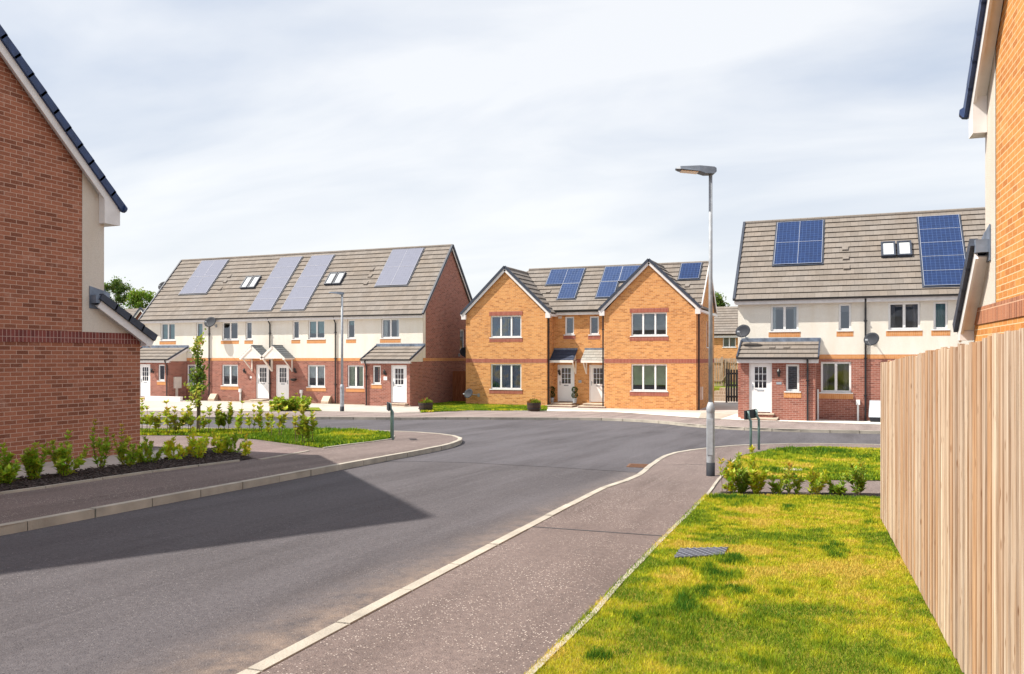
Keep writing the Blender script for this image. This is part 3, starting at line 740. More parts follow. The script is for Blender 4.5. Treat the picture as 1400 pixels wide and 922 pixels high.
def pv_px(root, quad, Ye, ze, ms, cols, rows, mat):
    """quad = top-left, top-right, bottom-right, bottom-left of the array as seen, measured on the roof plane"""
    q = [on_slope(x, y, Ye, ze, ms) for x, y in quad]
    x0 = (q[0][0] + q[3][0]) / 2; x1 = (q[1][0] + q[2][0]) / 2; s1 = (q[0][1] + q[1][1]) / 2; s0 = (q[2][1] + q[3][1]) / 2
    pv(root, (x0, x1), s0, s1, Ye, ze, ms, cols, rows, mat)
def skylight(root, x0, x1, y0, y1, Ye, ze, ms, n=2):
    nrm = Vector((0, -ms, 1)).normalized(); P = lambda x, y, h: Vector((x, y, ze + ms * (y - Ye))) + nrm * h
    for i in range(n):
        a = x0 + (x1 - x0) * i / n + .03; b = x0 + (x1 - x0) * (i + 1) / n - .03; w = .07
        f = MB(); dy = w / math.sqrt(1 + ms * ms)
        def bb(xa, xb, ya, yb, h0=.02, h1=.15): f.hexa([P(xa, ya, h0), P(xb, ya, h0), P(xb, yb, h0), P(xa, yb, h0)], [P(xa, ya, h1), P(xb, ya, h1), P(xb, yb, h1), P(xa, yb, h1)])
        bb(a, a + w, y0, y1); bb(b - w, b, y0, y1); bb(a + w, b - w, y0, y0 + dy); bb(a + w, b - w, y1 - dy, y1)
        o = f.build('roof_window', M['verge'], root, root)
        g_ = MB(); g_.face([P(a + w, y0 + dy, .11), P(b - w, y0 + dy, .11), P(b - w, y1 - dy, .11), P(a + w, y1 - dy, .11)]); g_.build('pane', M['skyglass'], o, root)
def skylight_px(root, quad, Ye, ze, ms, n=2):
    q = [on_slope(x, y, Ye, ze, ms) for x, y in quad]
    skylight(root, (q[0][0] + q[3][0]) / 2, (q[1][0] + q[2][0]) / 2, (q[2][1] + q[3][1]) / 2, (q[0][1] + q[1][1]) / 2, Ye, ze, ms, n)
M['pv_line'] = plain('panel_trim', (.42, .46, .55), .5, .1, 4); M['pv_line_dark'] = plain('panel_trim_grey', (.40, .41, .48), .5, .1, 4)
M['skyglass'] = plain('skylight_glass', (.55, .58, .60), .08, .05, 2)
def roof_vent(root, px, py, Ye, ze, ms):
    p = on_slope(px, py, Ye, ze, ms); m = MB(); x, y, z = p; w = .13
    nrm = Vector((0, -ms, 1)).normalized(); P = lambda x_, y_, h: Vector((x_, y_, ze + ms * (y_ - Ye))) + nrm * h
    m.hexa([P(x - w, y - .09, .03), P(x + w, y - .09, .03), P(x + w, y + .12, .03), P(x - w, y + .12, .03)], [P(x - w * .8, y - .07, .10), P(x + w * .8, y - .07, .10), P(x + w, y + .12, .05), P(x - w, y + .12, .05)])
    m.build('roof_vent', M['tile'], root, root)
def rects(lst, Y):
    o = []
    for x0, x1, y0, y1 in lst:
        c = (x0 + x1) / 2; o.append((at(x0, y0, Y)[0], at(x1, y0, Y)[0], at(c, y1, Y)[2], at(c, y0, Y)[2]))
    return o
Z3 = lambda x0, x1, y0, y1: (180 + x0 / 3.546, 180 + x1 / 3.546, 320 + y0 / 3.546, 320 + y1 / 3.546)
Z4 = lambda x0, x1, y0, y1: (400 + x0 / 3.546, 400 + x1 / 3.546, 320 + y0 / 3.546, 320 + y1 / 3.546)
Z5 = lambda x0, x1, y0, y1: (620 + x0 / 3.84, 620 + x1 / 3.84, 340 + y0 / 3.84, 340 + y1 / 3.84)
Z6 = lambda x0, x1, y0, y1: (800 + x0 / 3.841, 800 + x1 / 3.841, 340 + y0 / 3.841, 340 + y1 / 3.841)
Z7 = lambda x0, x1, y0, y1: (980 + x0 / 2.883, 980 + x1 / 2.883, 270 + y0 / 2.883, 270 + y1 / 2.883)
Z8 = lambda x0, x1, y0, y1: (1160 + x0 / 2.883, 1160 + x1 / 2.883, 270 + y0 / 2.883, 270 + y1 / 2.883)
def q3(*p): return [(180 + x / 3.546, 320 + y / 3.546) for x, y in p]
def q4(*p): return [(400 + x / 3.546, 320 + y / 3.546) for x, y in p]
def q5(*p): return [(620 + x / 3.84, 340 + y / 3.84) for x, y in p]
def q6(*p): return [(800 + x / 3.841, 340 + y / 3.841) for x, y in p]
def q7(*p): return [(980 + x / 2.883, 270 + y / 2.883) for x, y in p]
def q8(*p): return [(1160 + x / 2.883, 270 + y / 2.883) for x, y in p]

def terrace_unit(name, label, group, x0, x1, Y, zb, eave, ridge, wins, lower, door=None, end_l=False, end_r=False, band=2.45, back=None):
    """one house of a row: front wall (brick, buff band, render), roof front and back, gables at the ends.
    eave = (y, z) of the roof's front edge, ridge = (y, z)"""
    root = thing(name, ((x0 + x1) / 2, Y, zb), label, 'house', group)
    back = back or (2 * ridge[0] - eave[0]); bw = back - (Y - eave[0])
    holes = [h for h in wins] + [h for h in lower] + ([door] if door else [])
    zt = eave[1] - .02; bh = .17
    for nm, lo, hi, mt, pr in (('brick_wall', zb - .3, band, 'brick_red', 0), ('buff_course', band, band + bh, 'brick_buff', .012), ('render_wall', band + bh, zt, 'render', .006)):
        m = MB()
        wall(m, (0, Y - pr, 0), (1, 0, 0), x0, x1, lo, hi, holes, .1 + pr, (0, -1, 0))
        m.build(nm, M[mt], root, root)
    m = MB(); m.face([(x0, bw, zb - .3), (x0, bw, zt), (x1, bw, zt), (x1, bw, zb - .3)]); m.build('rear_wall', M['render'], root, root)
    ms = (ridge[1] - eave[1]) / (ridge[0] - eave[0])
    ox0, ox1 = x0 - (.12 if end_l else 0), x1 + (.12 if end_r else 0)
    m = MB(); n = 15
    slope(m, (ox0, eave[0], eave[1]), (ox1, eave[0], eave[1]), (0, ridge[0] - eave[0], ridge[1] - eave[1]), n)
    slope(m, (ox1, back, eave[1]), (ox0, back, eave[1]), (0, ridge[0] - back, ridge[1] - eave[1]), n)
    rf = m.build('roof', M['tile'], root, root)
    m = MB(); m.tube([(ox0, ridge[0], ridge[1] + .0), (ox1, ridge[0], ridge[1] + .0)], .085, 8); m.build('ridge_tiles', M['tile'], rf, root)
    gutter(root, ox0, ox1, eave[0] - .05, eave[1] + .02)
    m = MB(); m.box((ox0, eave[0] + .015, eave[1] - .19), (ox1, eave[0] + .035, eave[1] - .02)); m.box((ox0, eave[0] + .035, eave[1] - .19), (ox1, Y - .008, eave[1] - .17)); m.build('fascia', M['fascia'], root, root)
    for end, x, nx in ((end_l, x0, -1), (end_r, x1, 1)):
        if not end: continue
        line = [(Y, zt), (ridge[0], ridge[1] - .05), (bw, zt)]
        P = (x, 0, 0)
        gw = [(bw - 2.1, bw - 1.45, zb + 3.15, zb + 4.4)] if nx > 0 and x < -15 else []
        for nm, lo, hi, mt, pr in (('gable_brick', zb - .3, band, 'brick_red', 0), ('gable_course', band, band + bh, 'brick_buff', .012)):
            m = MB(); wall(m, (x + pr * nx, 0, 0), (0, 1, 0), Y, bw, lo, hi, [], .1, (nx, 0, 0)); m.build(nm, M[mt], root, root)
        m = MB(); wall(m, P, (0, 1, 0), Y + .3, bw, band + bh, line, gw, .1, (nx, 0, 0)); m.build('gable_brick', M['brick_red'], root, root)
        m = MB(); wall(m, (x + .004 * nx, 0, 0), (0, 1, 0), Y - .006, Y + .3, band + bh, line, [], .1, (nx, 0, 0)); m.build('gable_render', M['render'], root, root)
        for a, b, c, d in gw: frame_win(root, a, b, c, d, None, 0, None, P=(x, 0, 0), U=(0, 1, 0), N=(nx, 0, 0))
        xo = x + nx * .13
        m = MB()
        for (ya, za), (yb, zb_) in (((eave[0], eave[1]), ridge), (ridge, (back, eave[1]))):
            m.mi = 0; m.bar((xo - nx * .02, ya, za - .10), (xo - nx * .02, yb, zb_ - .10), .03, .15, (0, 0, 1))
            m.mi = 1; m.bar((xo + nx * .01, ya, za + .025), (xo + nx * .01, yb, zb_ + .025), .1, .13, (0, 0, 1))
        m.build('verge', [M['fascia'], M['verge']], root, root)
    return root, ms

def porch(root, x0, x1, Y, Yf, zb, ze, zt, door, win, over=.2, end='r', pipe=None):
    """brick porch with a lean-to tiled roof: front wall at Yf, roof from its eave (ze) up to the house wall (zt)"""
    holes = [door, win]
    m = MB(); wall(m, (0, Yf, 0), (1, 0, 0), x0, x1, zb - .3, ze - .1, holes, .1, (0, -1, 0))
    sl_ = (zt - ze) / (Y - Yf + over)
    for x, nx in ((x0, -1), (x1, 1)):
        wall(m, (x, 0, 0), (0, 1, 0), Yf, Y - .014, zb - .3, ze - .1, [], .1, (nx, 0, 0))
    m.build('porch_wall', M['brick_red'], root, root)
    for x, nx in ((x0, -1), (x1, 1)):
        m = MB(); wall(m, (x, 0, 0), (0, 1, 0), Yf, Y - .01, ze - .1, [(Yf, ze + over * sl_ - .06), (Y - .01, zt - .08)], [], .1, (nx, 0, 0))
        m.build('porch_cheek', M['render'], root, root)
    m = MB(); A = (x0 - .12, Yf - over, ze); B = (x1 + .12, Yf - over, ze); up = (0, Y - .02 - (Yf - over), zt - ze)
    slope(m, A, B, up, 4); rf = m.build('porch_roof', M['tile'], root, root)
    m = MB(); m.box((x0 - .12, Y - .08, zt - .02), (x1 + .16, Y - .008, zt + .14)); m.build('flashing', M['lead'], rf, root)
    gutter(root, x0 - .14, x1 + .14, Yf - over - .05, ze + .02)
    m = MB(); m.box((x0 - .12, Yf - over + .015, ze - .19), (x1 + .12, Yf - over + .035, ze - .02)); m.box((x0 - .12, Yf - over + .035, ze - .19), (x1 + .12, Yf - .004, ze - .17))
    for x, nx in ((x0, -1), (x1, 1)):
        xo = x + nx * .11
        m.bar((xo, Yf - over, ze - .1), (xo, Y - .03, zt - .1), .03, .15)
    m.build('porch_fascia', M['fascia'], root, root)
    m = MB()
    for x, nx in ((x0, -1), (x1, 1)):
        xo = x + nx * .125; m.bar((xo, Yf - over, ze + .03), (xo, Y - .03, zt + .03), .06, .1)
    m.build('porch_verge', M['verge'], rf, root)
    make_door(root, *door, Yf); frame_win(root, *win, Yf, 0, None, brick_sill='brick_buff')
    steps(root, door[0] + .05, door[1] + .1, Yf, zb, door[2] - .01)
    if pipe: downpipe(root, pipe, Yf, zb, ze, True)

# ------------------------------------------------------------------ left row: four houses
TY, TZ = 40.5, -.03; TE = (40.22, 5.02); TR = (43.9, 9.24)
TG = 'houses of the cream and red brick row on the left'
up = rects([Z3(140, 210, 433, 520), Z3(312, 345, 430, 510), Z3(438, 515, 428, 520), Z3(552, 583, 425, 518), Z3(780, 812, 420, 515), Z4(75, 156, 416, 515), Z4(265, 302, 413, 502), Z4(430, 518, 410, 510)], TY)
lo = rects([Z3(268, 345, 632, 738), Z3(437, 515, 635, 742), Z4(72, 157, 636, 748), Z4(265, 345, 636, 750)], TY)
dr_ = rects([Z3(602, 665, 632, 805), Z3(698, 762, 632, 805)], TY)
for l_ in (up, lo):
    zt_ = sum(r[3] for r in l_) / len(l_)
    for i, r in enumerate(l_): l_[i] = (r[0], r[1], r[2] if False else zt_ - (1.1 if l_ is up else 1.28), zt_)
dr_ = [(a, b, .16, 2.22) for a, b, c, d in dr_]
TX = [at(197, 437, TY)[0], at(286.6, 437, TY)[0], at(369.5, 437, TY)[0], at(459, 437, TY)[0], at(578.2, 437, TY)[0]]
ua, msT = terrace_unit('terraced_house', 'left end house of the cream row, with lean-to porch, behind the young tree', TG, TX[0], TX[1], TY, TZ, TE, TR, up[0:2], lo[0:1], None, end_l=True)
ub, _ = terrace_unit('terraced_house', 'cream row house with the left one of the two gabled door canopies', TG, TX[1], TX[2], TY, TZ, TE, TR, up[2:4], lo[1:2], dr_[0])
uc, _ = terrace_unit('terraced_house', 'cream row house with the right one of the two gabled canopies, hedge before it', TG, TX[2], TX[3], TY, TZ, TE, TR, up[4:6], lo[2:3], dr_[1])
ud, _ = terrace_unit('terraced_house', 'right end house of the left row, lean-to porch and shaded red brick gable', TG, TX[3], TX[4], TY, TZ, TE, TR, up[6:8], lo[3:4], None, end_r=True)
frame_win(ua, *up[0], TY, 1, ('curtain', 'cloth_teal'), brick_sill='brick_buff', cover=1.2); frame_win(ua, *up[1], TY, 0, ('full', 'cloth_teal'), brick_sill='brick_buff')
frame_win(ub, *up[2], TY, 1, None, brick_sill='brick_buff'); frame_win(ub, *up[3], TY, 0, ('blind', 'cloth_grey'), brick_sill='brick_buff', cover=.5)
frame_win(uc, *up[4], TY, 0, None, brick_sill='brick_buff'); frame_win(uc, *up[5], TY, 1, ('blind', 'cloth_teal'), brick_sill='brick_buff', cover=.7)
frame_win(ud, *up[6], TY, 0, ('blind', 'cloth_teal'), brick_sill='brick_buff', cover=.3); frame_win(ud, *up[7], TY, 1, ('curtain', 'cloth_white'), brick_sill='brick_buff', cover=.7)
frame_win(ua, *lo[0], TY, 1, ('curtain', 'cloth_white'), brick_sill='brick_buff'); frame_win(ub, *lo[1], TY, 1, ('blind', 'cloth_white'), brick_sill='brick_buff', cover=.55)
frame_win(uc, *lo[2], TY, 1, ('blind', 'cloth_white'), brick_sill='brick_buff', cover=.6); frame_win(ud, *lo[3], TY, 1, ('curtain', 'cloth_green'), brick_sill='brick_buff', cover=1.1)
make_door(ub, *dr_[0], TY, 'l'); make_door(uc, *dr_[1], TY, 'r')
steps(ub, dr_[0][0], dr_[0][1], TY, 0, .15, ext=(.6, 1.)); steps(uc, dr_[1][0], dr_[1][1], TY, 0, .15, ext=(.6, 1.))
# porches: front wall about 1.4 m out
PY = 39.05
pd = rects([Z3(35, 90, 630, 800), Z4(476, 553, 634, 827)], PY); pw = rects([Z3(128, 160, 632, 712), Z4(388, 427, 640, 727)], PY)
px_ = [at(190, 500, PY)[0] - 1.2, at(180 + 182 / 3.546, 500, PY)[0], at(400 + 350 / 3.546, 500, PY)[0], at(400 + 583 / 3.546, 500, PY)[0]]
for i, (u_, a, b) in enumerate(((ua, TX[0] + .02, px_[1]), (ud, px_[2], TX[4] - .004))):
    d_ = (pd[i][0], pd[i][1], .2, 2.24); w_ = (pw[i][0], pw[i][1], pw[i][2], 2.22)
    porch(u_, a, b, TY, PY, TZ, 2.52, 3.28, d_, w_, pipe=b - .12 if i == 0 else a + .14)
wall_lamp(ua, at(180 + 105 / 3.546, 500, PY)[0], 1.75, PY); wall_lamp(ub, at(180 + 553 / 3.546, 500, TY)[0], 1.75, TY); wall_lamp(uc, at(180 + 797 / 3.546, 500, TY)[0], 1.8, TY); wall_lamp(ud, at(400 + 452 / 3.546, 500, PY)[0], 1.75, PY)
placard(ud, at(400 + 450 / 3.546, 500, PY)[0], 1.52, PY, .22, .2); placard(ub, at(180 + 578 / 3.546, 500, TY)[0], 1.45, TY)
for u_, x in ((ub, TX[1]), (uc, TX[2]), (ud, TX[3])): downpipe(u_, x + .02, TY, 0, 4.98)
gas_hatch(ub, at(294, 540, TY)[0], TY, 0); gas_hatch(uc, at(448.5, 540, TY)[0], TY, 0)
pedestal(ub, at(329.5, 540, TY)[0], TY, 0); pedestal(uc, at(413, 540, TY)[0], TY, 0)
# meter box on the side wall of the left porch
m = MB(); xx = px_[1]; m.box((xx + .003, PY + .35, .75), (xx + .16, PY + .85, 1.45)); m.box((xx + .003, PY + .5, 0), (xx + .1, PY + .62, .748)); m.build('meter_box', M['gasbox'], ua, ua)
TEe = TE
pv_px(ua, q3((345, 135), (475, 130), (360, 292), (235, 295)), *TEe, msT, 2, 2, 'pv_sky_pale')
pv_px(ub, q3((735, 120), (835, 115), (670, 375), (562, 375)), *TEe, msT, 1, 5, 'pv_sky_pale')
pv_px(uc, q3((885, 112), (990, 106), (830, 372), (720, 372)), *TEe, msT, 1, 5, 'pv_sky_pale')
pv_px(ud, q4((490, 82), (637, 75), (555, 253), (403, 255)), *TEe, msT, 2, 2, 'pv_sky_pale')
skylight_px(ub, q3((562, 212), (635, 210), (598, 266), (525, 268)), *TEe, msT); skylight_px(uc, q4((185, 195), (265, 192), (235, 248), (153, 250)), *TEe, msT)
for u_, x, y in ((ua, 475, 208), (ua, 455, 234), (ua, 430, 268)): roof_vent(u_, 180 + x / 3.546, 320 + y / 3.546, *TEe, msT)
for x, y in ((387, 175), (377, 207), (357, 242)): roof_vent(ud, 400 + x / 3.546, 320 + y / 3.546, *TEe, msT)
p = at(224.5, 392, 42.4); dish(ua, p, (.15, -.85, .35), .36, wall_pt=(p[0] + .5, 42.6, p[2] - .35))
p = at(288, 441, TY - .5); dish(ub, p, (.1, -.85,   .35), .36, wall_pt=(p[0], TY - .02, p[2] - .2))
p = (TX[4] + .45, 44.9, 2.95); dish(ud, p, (.8, -.5, .3), .33, wall_pt=(TX[4] + .02, 45.0, 2.8))
# gabled door canopies
def gable_canopy(root, xc, Y, z_eave, w=1.75, rise=.72, out=.95):
    m = MB(); hw = w / 2; xl, xr = xc - hw, xc + hw; yf = Y - out; zr = z_eave + rise
    slope(m, (xr, Y, z_eave), (xr, yf, z_eave), (-hw, 0, rise), 6, .03, .012); slope(m, (xl, yf, z_eave), (xl, Y, z_eave), (hw, 0, rise), 6, .03, .012)
    m.tube([(xc, yf, zr + .01), (xc, Y, zr + .01)], .045, 6)
    o = m.build('door_canopy', M['tile_grey'], root, root)
    m = MB()
    for s in (-1, 1):
        m.bar((xc + s * hw, yf + .01, z_eave - .07), (xc, yf + .01, zr - .07), .025, .12)
        m.bar((xc + s * hw, yf + .0, z_eave - .04), (xc + s * hw, Y - .01, z_eave - .04), .03, .07)
        xb = xc + s * (hw - .16)
        m.bar((xb, Y - .03, z_eave - .8), (xb, Y - .03, z_eave - .05), .06); m.bar((xb, Y - .05, z_eave - .75), (xb, yf + .15, z_eave - .08), .055); m.bar((xb, Y - .03, z_eave - .07), (xb, yf + .03, z_eave - .07), .06)
    m.face([(xc - hw + .03, yf + .03, z_eave - .03), (xc, yf + .03, zr - .06), (xc + hw - .03, yf + .03, z_eave - .03)])
    m.face([(xc - hw + .03, yf + .03, z_eave - .03), (xc + hw - .03, yf + .03, z_eave - .03), (xc + hw - .03, Y - .01, z_eave - .03), (xc - hw + .03, Y - .01, z_eave - .03)])
    m.build('bracket', M['wood_white'], o, root)
gable_canopy(ub, (dr_[0][0] + dr_[0][1]) / 2 - .02, TY, 2.62); gable_canopy(uc, (dr_[1][0] + dr_[1][1]) / 2 + .02, TY, 2.62)
# hanging basket by the third door
m = MB(); x = at(180 + 795 / 3.546, 520, TY)[0]; m.lathe((x, TY - .2, 1.25), [(.03, 0), (.16, .05), (.2, .16), (.02, .17)], 10); m.build('hanging_basket', M['black'], uc, uc)

# ------------------------------------------------------------------ centre pair
CY, CRY = 42.0, 43.12; CZB = -.03
CE = (42.85, 5.2); CR = (45.5, 7.78); msC = (CR[1] - CE[1]) / (CR[0] - CE[0]); CB = 48.1
CG = 'pair of orange brick houses in the middle'
def semi(label, xw0, xw1, xr0, xr1, side, wins, cloths, narrow, doorr, ridge_z):
    """xw = the gabled wing, xr = the recessed part; side = -1 when the outer side is on the left"""
    xo = xw0 if side < 0 else xw1
    x0, x1 = min(xw0, xr0), max(xw1, xr1)
    root = thing('semi_detached_house', ((x0 + x1) / 2, CY, CZB), label, 'house', CG)
    xc = (xw0 + xw1) / 2; ez = 5.03
    line = [(xw0, ez), (xc, ridge_z - .08), (xw1, ez)]
    bz0, bz1 = 2.36, 2.58
    m = MB(); wall(m, (0, CY, 0), (1, 0, 0), xw0, xw1, CZB - .3, line, wins, .1, (0, -1, 0), zclip=bz0)
    wall(m, (0, CY, 0), (1, 0, 0), xw0, xw1, bz1, line, wins, .1, (0, -1, 0))
    wall(m, (0, CRY, 0), (1, 0, 0), xr0, xr1, CZB - .3, bz0, narrow + [doorr], .1, (0, -1, 0)); wall(m, (0, CRY, 0), (1, 0, 0), xr0, xr1, bz1, CE[1], narrow + [doorr], .1, (0, -1, 0))
    xi = xw1 if side < 0 else xw0
    for z0_, z1_ in ((CZB - .3, bz0), (bz1, ez)): wall(m, (xi, 0, 0), (0, 1, 0), CY, CRY, z0_, z1_, [], .1, (-side, 0, 0))
    # outer side wall with the main gable
    oh = [(CY + 3.2, CY + 3.75, 3.2, 4.6)] if side > 0 else []
    od = [(CY + 4.3, CY + 5.2, .05, 2.1)] if side > 0 else []
    for z0_, z1_ in ((CZB - .3, bz0),): wall(m, (xo, 0, 0), (0, 1, 0), CY, CB - .25, z0_, z1_, od, .1, (side, 0, 0))
    wall(m, (xo, 0, 0), (0, 1, 0), CY, CB - .25, bz1, [(CY, ez), (CB - .25, CE[1])] if side < 0 else [(CY, ez), (CE[0] + .05, CE[1] - .1), (CR[0], CR[1] - .08), (CB - .25, CE[1])], oh, .1, (side, 0, 0))
    m.face([(x0, CB - .25, -.3), (x0, CB - .25, 5.2), (x1, CB - .25, 5.2), (x1, CB - .25, -.3)])
    m.build('brick_wall', M['brick_orange'], root, root)
    if side > 0:
        frame_win(root, *oh[0], None, 0, None, P=(xo, 0, 0), U=(0, 1, 0), N=(1, 0, 0))
        d = MB(); d.box((xo - .1, od[0][0] + .03, .06), (xo - .05, od[0][1] - .03, 2.07)); d.build('side_door', M['door'], root, root)
    m = MB(); wall(m, (0, CY - .01, 0), (1, 0, 0), xw0, xw1, bz0, bz1, [], .1, (0, -1, 0)); wall(m, (0, CRY - .01, 0), (1, 0, 0), xr0, xr1, bz0, bz1, [doorr], .1, (0, -1, 0))
    wall(m, (xi - side * .01, 0, 0), (0, 1, 0), CY, CRY, bz0, bz1, [], .1, (-side, 0, 0)); wall(m, (xo + side * .01, 0, 0), (0, 1, 0), CY, CB - .25, bz0, bz1, [], .1, (side, 0, 0))
    m.build('soldier_course', M['soldier_red'], root, root)
    # wing roof
    hw = (xw1 - xw0) / 2 + .22; yf = CY - .11; yb = CR[0] - .15; rz = ridge_z; zE = rz - hw * .955
    m = MB()
    slope(m, (xc + hw, yb, zE), (xc + hw, yf, zE), (-hw, 0, rz - zE), 9); slope(m, (xc - hw, yf, zE), (xc - hw, yb, zE), (hw, 0, rz - zE), 9)
    rf = m.build('wing_roof', M['tile'], root, root)
    m = MB(); m.tube([(xc, yf, rz + .01), (xc, yb, rz + .01)], .08, 8); m.build('ridge_tiles', M['tile'], rf, root)
    m = MB()
    for s in (-1, 1):
        m.mi = 0; m.bar((xc + s * hw, yf - .01, zE - .10), (xc, yf - .01, rz - .10), .03, .17)
        m.box((xc + s * hw, yf - .024, zE - .28), (xc + s * (hw - .26), yf + .18, zE + .04 * 0 - .02))
        m.mi = 1; m.bar((xc + s * (hw + .03), yf - .03, zE + .03), (xc, yf - .03, rz + .06), .09, .13)
        m.mi = 0; m.box((xc + s * hw, yf + .19, zE - .17), (xc + s * (hw - .22), CRY if s == -side else CB - .5, zE - .05))
    m.build('verge', [M['fascia'], M['verge']], rf, root)
    # main roof
    a, b = (x0 + .3, x1) if side < 0 else (x0, x1 + .1)
    dz_ = CR[1] - CE[1]; hp = 2.6 if side < 0 else 0.; a = x0 - .15 if side < 0 else x0
    m = MB(); slope(m, (a, CE[0], CE[1]), (b, CE[0], CE[1]), (Vector((hp, CR[0] - CE[0], dz_)), Vector((0, CR[0] - CE[0], dz_))), 10); slope(m, (b, CB, CE[1]), (a, CB, CE[1]), (Vector((0, CR[0] - CB, dz_)), Vector((hp, CR[0] - CB, dz_))), 10)
    if hp: slope(m, (a, CB, CE[1]), (a, CE[0], CE[1]), (Vector((hp, CR[0] - CB, dz_)), Vector((hp, CR[0] - CE[0], dz_))), 10)
    a += hp
    rf = m.build('roof', M['tile'], root, root)
    m = MB(); m.tube([(a, CR[0], CR[1] + .01), (b, CR[0], CR[1] + .01)], .08, 8); m.build('ridge_tiles', M['tile'], rf, root)
    if side > 0:
        m = MB(); m.bar((b + .02, CE[0] + .1, CE[1] + .1), (b + .02, CR[0], CR[1] - .0), .04, .16); m.bar((b + .02, CR[0], CR[1]), (b + .02, CB, CE[1]), .04, .16); m.build('verge', M['fascia'], root, root)
    gutter(root, xr0 + .02, xr1 - .0, CE[0] - .03, CE[1] - .03)
    m = MB(); m.box((xr0, CE[0] + .03, CE[1] - .24), (xr1, CE[0] + .05, CE[1] - .06)); m.box((xr0, CE[0] + .05, CE[1] - .24), (xr1, CRY - .005, CE[1] - .22)); m.build('fascia', M['fascia'], root, root)
    for w_, cl in zip(wins, cloths): frame_win(root, *w_, CY, 2, cl[0], brick_sill='soldier_red', brick_head='soldier_red' if w_[3] > 4 else None, cover=cl[1], uneven=(.33, .67), fw=.07)
    for w_ in narrow: frame_win(root, *w_, CRY, 0, None, brick_sill='soldier_red')
    make_door(root, *doorr, CRY, 'l')
    return root
wl = rects([Z5(195, 356, 352, 466), Z5(195, 356, 606, 738)], CY); wr = rects([Z6(242, 430, 336, 458), Z6(242, 430, 607, 748)], CY)
nl = rects([Z5(585, 633, 357, 452)], CRY); nr = rects([Z5(714, 763, 355, 452)], CRY)
dl = rects([Z5(545, 635, 603, 805)], CRY)[0]; d2 = rects([Z6(20, 100, 603, 812)], CRY)[0]
dl = (dl[0], dl[1], .22, 2.26); d2 = (d2[0], d2[0] + (dl[1] - dl[0]), .22, 2.26)
xm = -13.4
xm = (dl[1] + d2[0]) / 2
ca = semi('left orange brick house of the pair, beside the grass verge', -19.92, -15.11, -15.11, xm, -1, wl, [(('curtain', 'cloth_multi'), 1.35), (('full', 'cloth_multi'), 1)], nl, dl, 7.56)
cb_ = semi('right orange brick house of the pair, nearer the lamp post', -11.93, -7.16, xm, -11.93, 1, wr, [(('blind', 'cloth_white'), .75), (('blind', 'cloth_green'), .78)], nr, d2, 7.60)  # upper blind is partly real, extended in white to stand in for reflected sky
def lean_canopy(root, x0, x1, Y, ze, zt, out, mat, side):
    m = MB(); slope(m, (x0, Y - out, ze), (x1, Y - out, ze), (0, out - .01, zt - ze), 4, .025, .01); o = m.build('door_canopy', M[mat], root, root)
    m = MB(); m.box((x0, Y - out - .015, ze - .13), (x1, Y - out + .01, ze + .0)); m.box((x0, Y - out + .012, ze - .05), (x1, Y - .01, ze - .03))
    for x in ((x1 - .09,) if side > 0 else (x0 + .09,)):
        m.bar((x, Y - .03, ze - .75), (x, Y - .03, ze - .06), .06); m.bar((x, Y - .05, ze - .72), (x, Y - out + .12, ze - .1), .055)
        m.face([(x, Y - out, ze), (x, Y, ze), (x, Y, zt)])
    m.build('bracket', M['wood_white'], o, root)
    m = MB(); m.box((x0 - .01, Y - .05, zt - .01), (x1 + .01, Y - .004, zt + .08)); m.build('flashing', M['lead'], o, root)
c1 = rects([Z5(507, 645, 515, 575)], CRY - .75)[0]
lean_canopy(ca, -15.08, dl[1] + .18, CRY, 2.50, 3.08, .75, 'tile_dark', 1)
lean_canopy(cb_, d2[0] - .22, -11.95, CRY, 2.50, 3.08, .75, 'tile_pale', -1) if 'tile_pale' in M else None
M['tile_pale'] = tile_mat('pale_canopy_tile', (.36, .36, .34), .3)
lean_canopy(cb_, d2[0] - .22, -11.95, CRY, 2.50, 3.08, .75, 'tile_pale', -1)
steps(ca, dl[0] - .1, dl[1] + .1, CRY, 0, .2, ext=(.8, 1.25)); steps(cb_, d2[0] - .1, d2[1] + .1, CRY, 0, .2, ext=(.8, 1.25))
downpipe(ca, -15.05, CY + .2, 0, 4.9, False); downpipe(cb_, -12.0, CY + .1, 0, 5.0, False)
m = MB(); m.tube([(-7.05, CY + .12, 4.95), (-7.05, CY + .12, 0)], .045, 8); m.build('downpipe', M['gutter'], cb_, cb_)
m = MB(); m.box((-7.155, CY + .75, .5), (-7.0, CY + 1.1, 1.15)); m.build('meter_box', M['gasbox'], cb_, cb_)
wall_lamp(ca, -14.75, 1.75, CRY); placard(ca, dl[1] + .32, 1.35, CRY, .16, .14, 'metal_grey')
pv_px(ca, q5((518, 117), (603, 115), (576, 193), (485, 196)), *CE, msC, 1, 1, 'pv_mid'); pv_px(ca, q5((603, 115), (692, 110), (664, 188), (578, 190)), *CE, msC, 1, 1, 'pv_mid'); pv_px(ca, q5((577, 192), (662, 190), (637, 268), (545, 270)), *CE, msC, 1, 1, 'pv_mid')
pv_px(cb_, q6((110, 103), (198, 100), (178, 177), (86, 181)), *CE, msC, 1, 1, 'pv_mid'); pv_px(cb_, q6((200, 100), (300, 96), (275, 174), (180, 177)), *CE, msC, 1, 1, 'pv_mid'); pv_px(cb_, q6((84, 183), (173, 180), (150, 260), (57, 263)), *CE, msC, 1, 1, 'pv_mid')
pv_px(cb_, q6((508, 85), (610, 82), (598, 164), (493, 166)), *CE, msC, 1, 1, 'pv_blue')
roof_vent(cb_, 939.5, 392, *CE, msC); roof_vent(ca, 750, 400, *CE, msC)
p = at(641.5, 538.5, CY - .5); dish(ca, p, (-.35, -.85, .35), .29, wall_pt=(p[0] + .35, CY - .02, p[2] - .1))
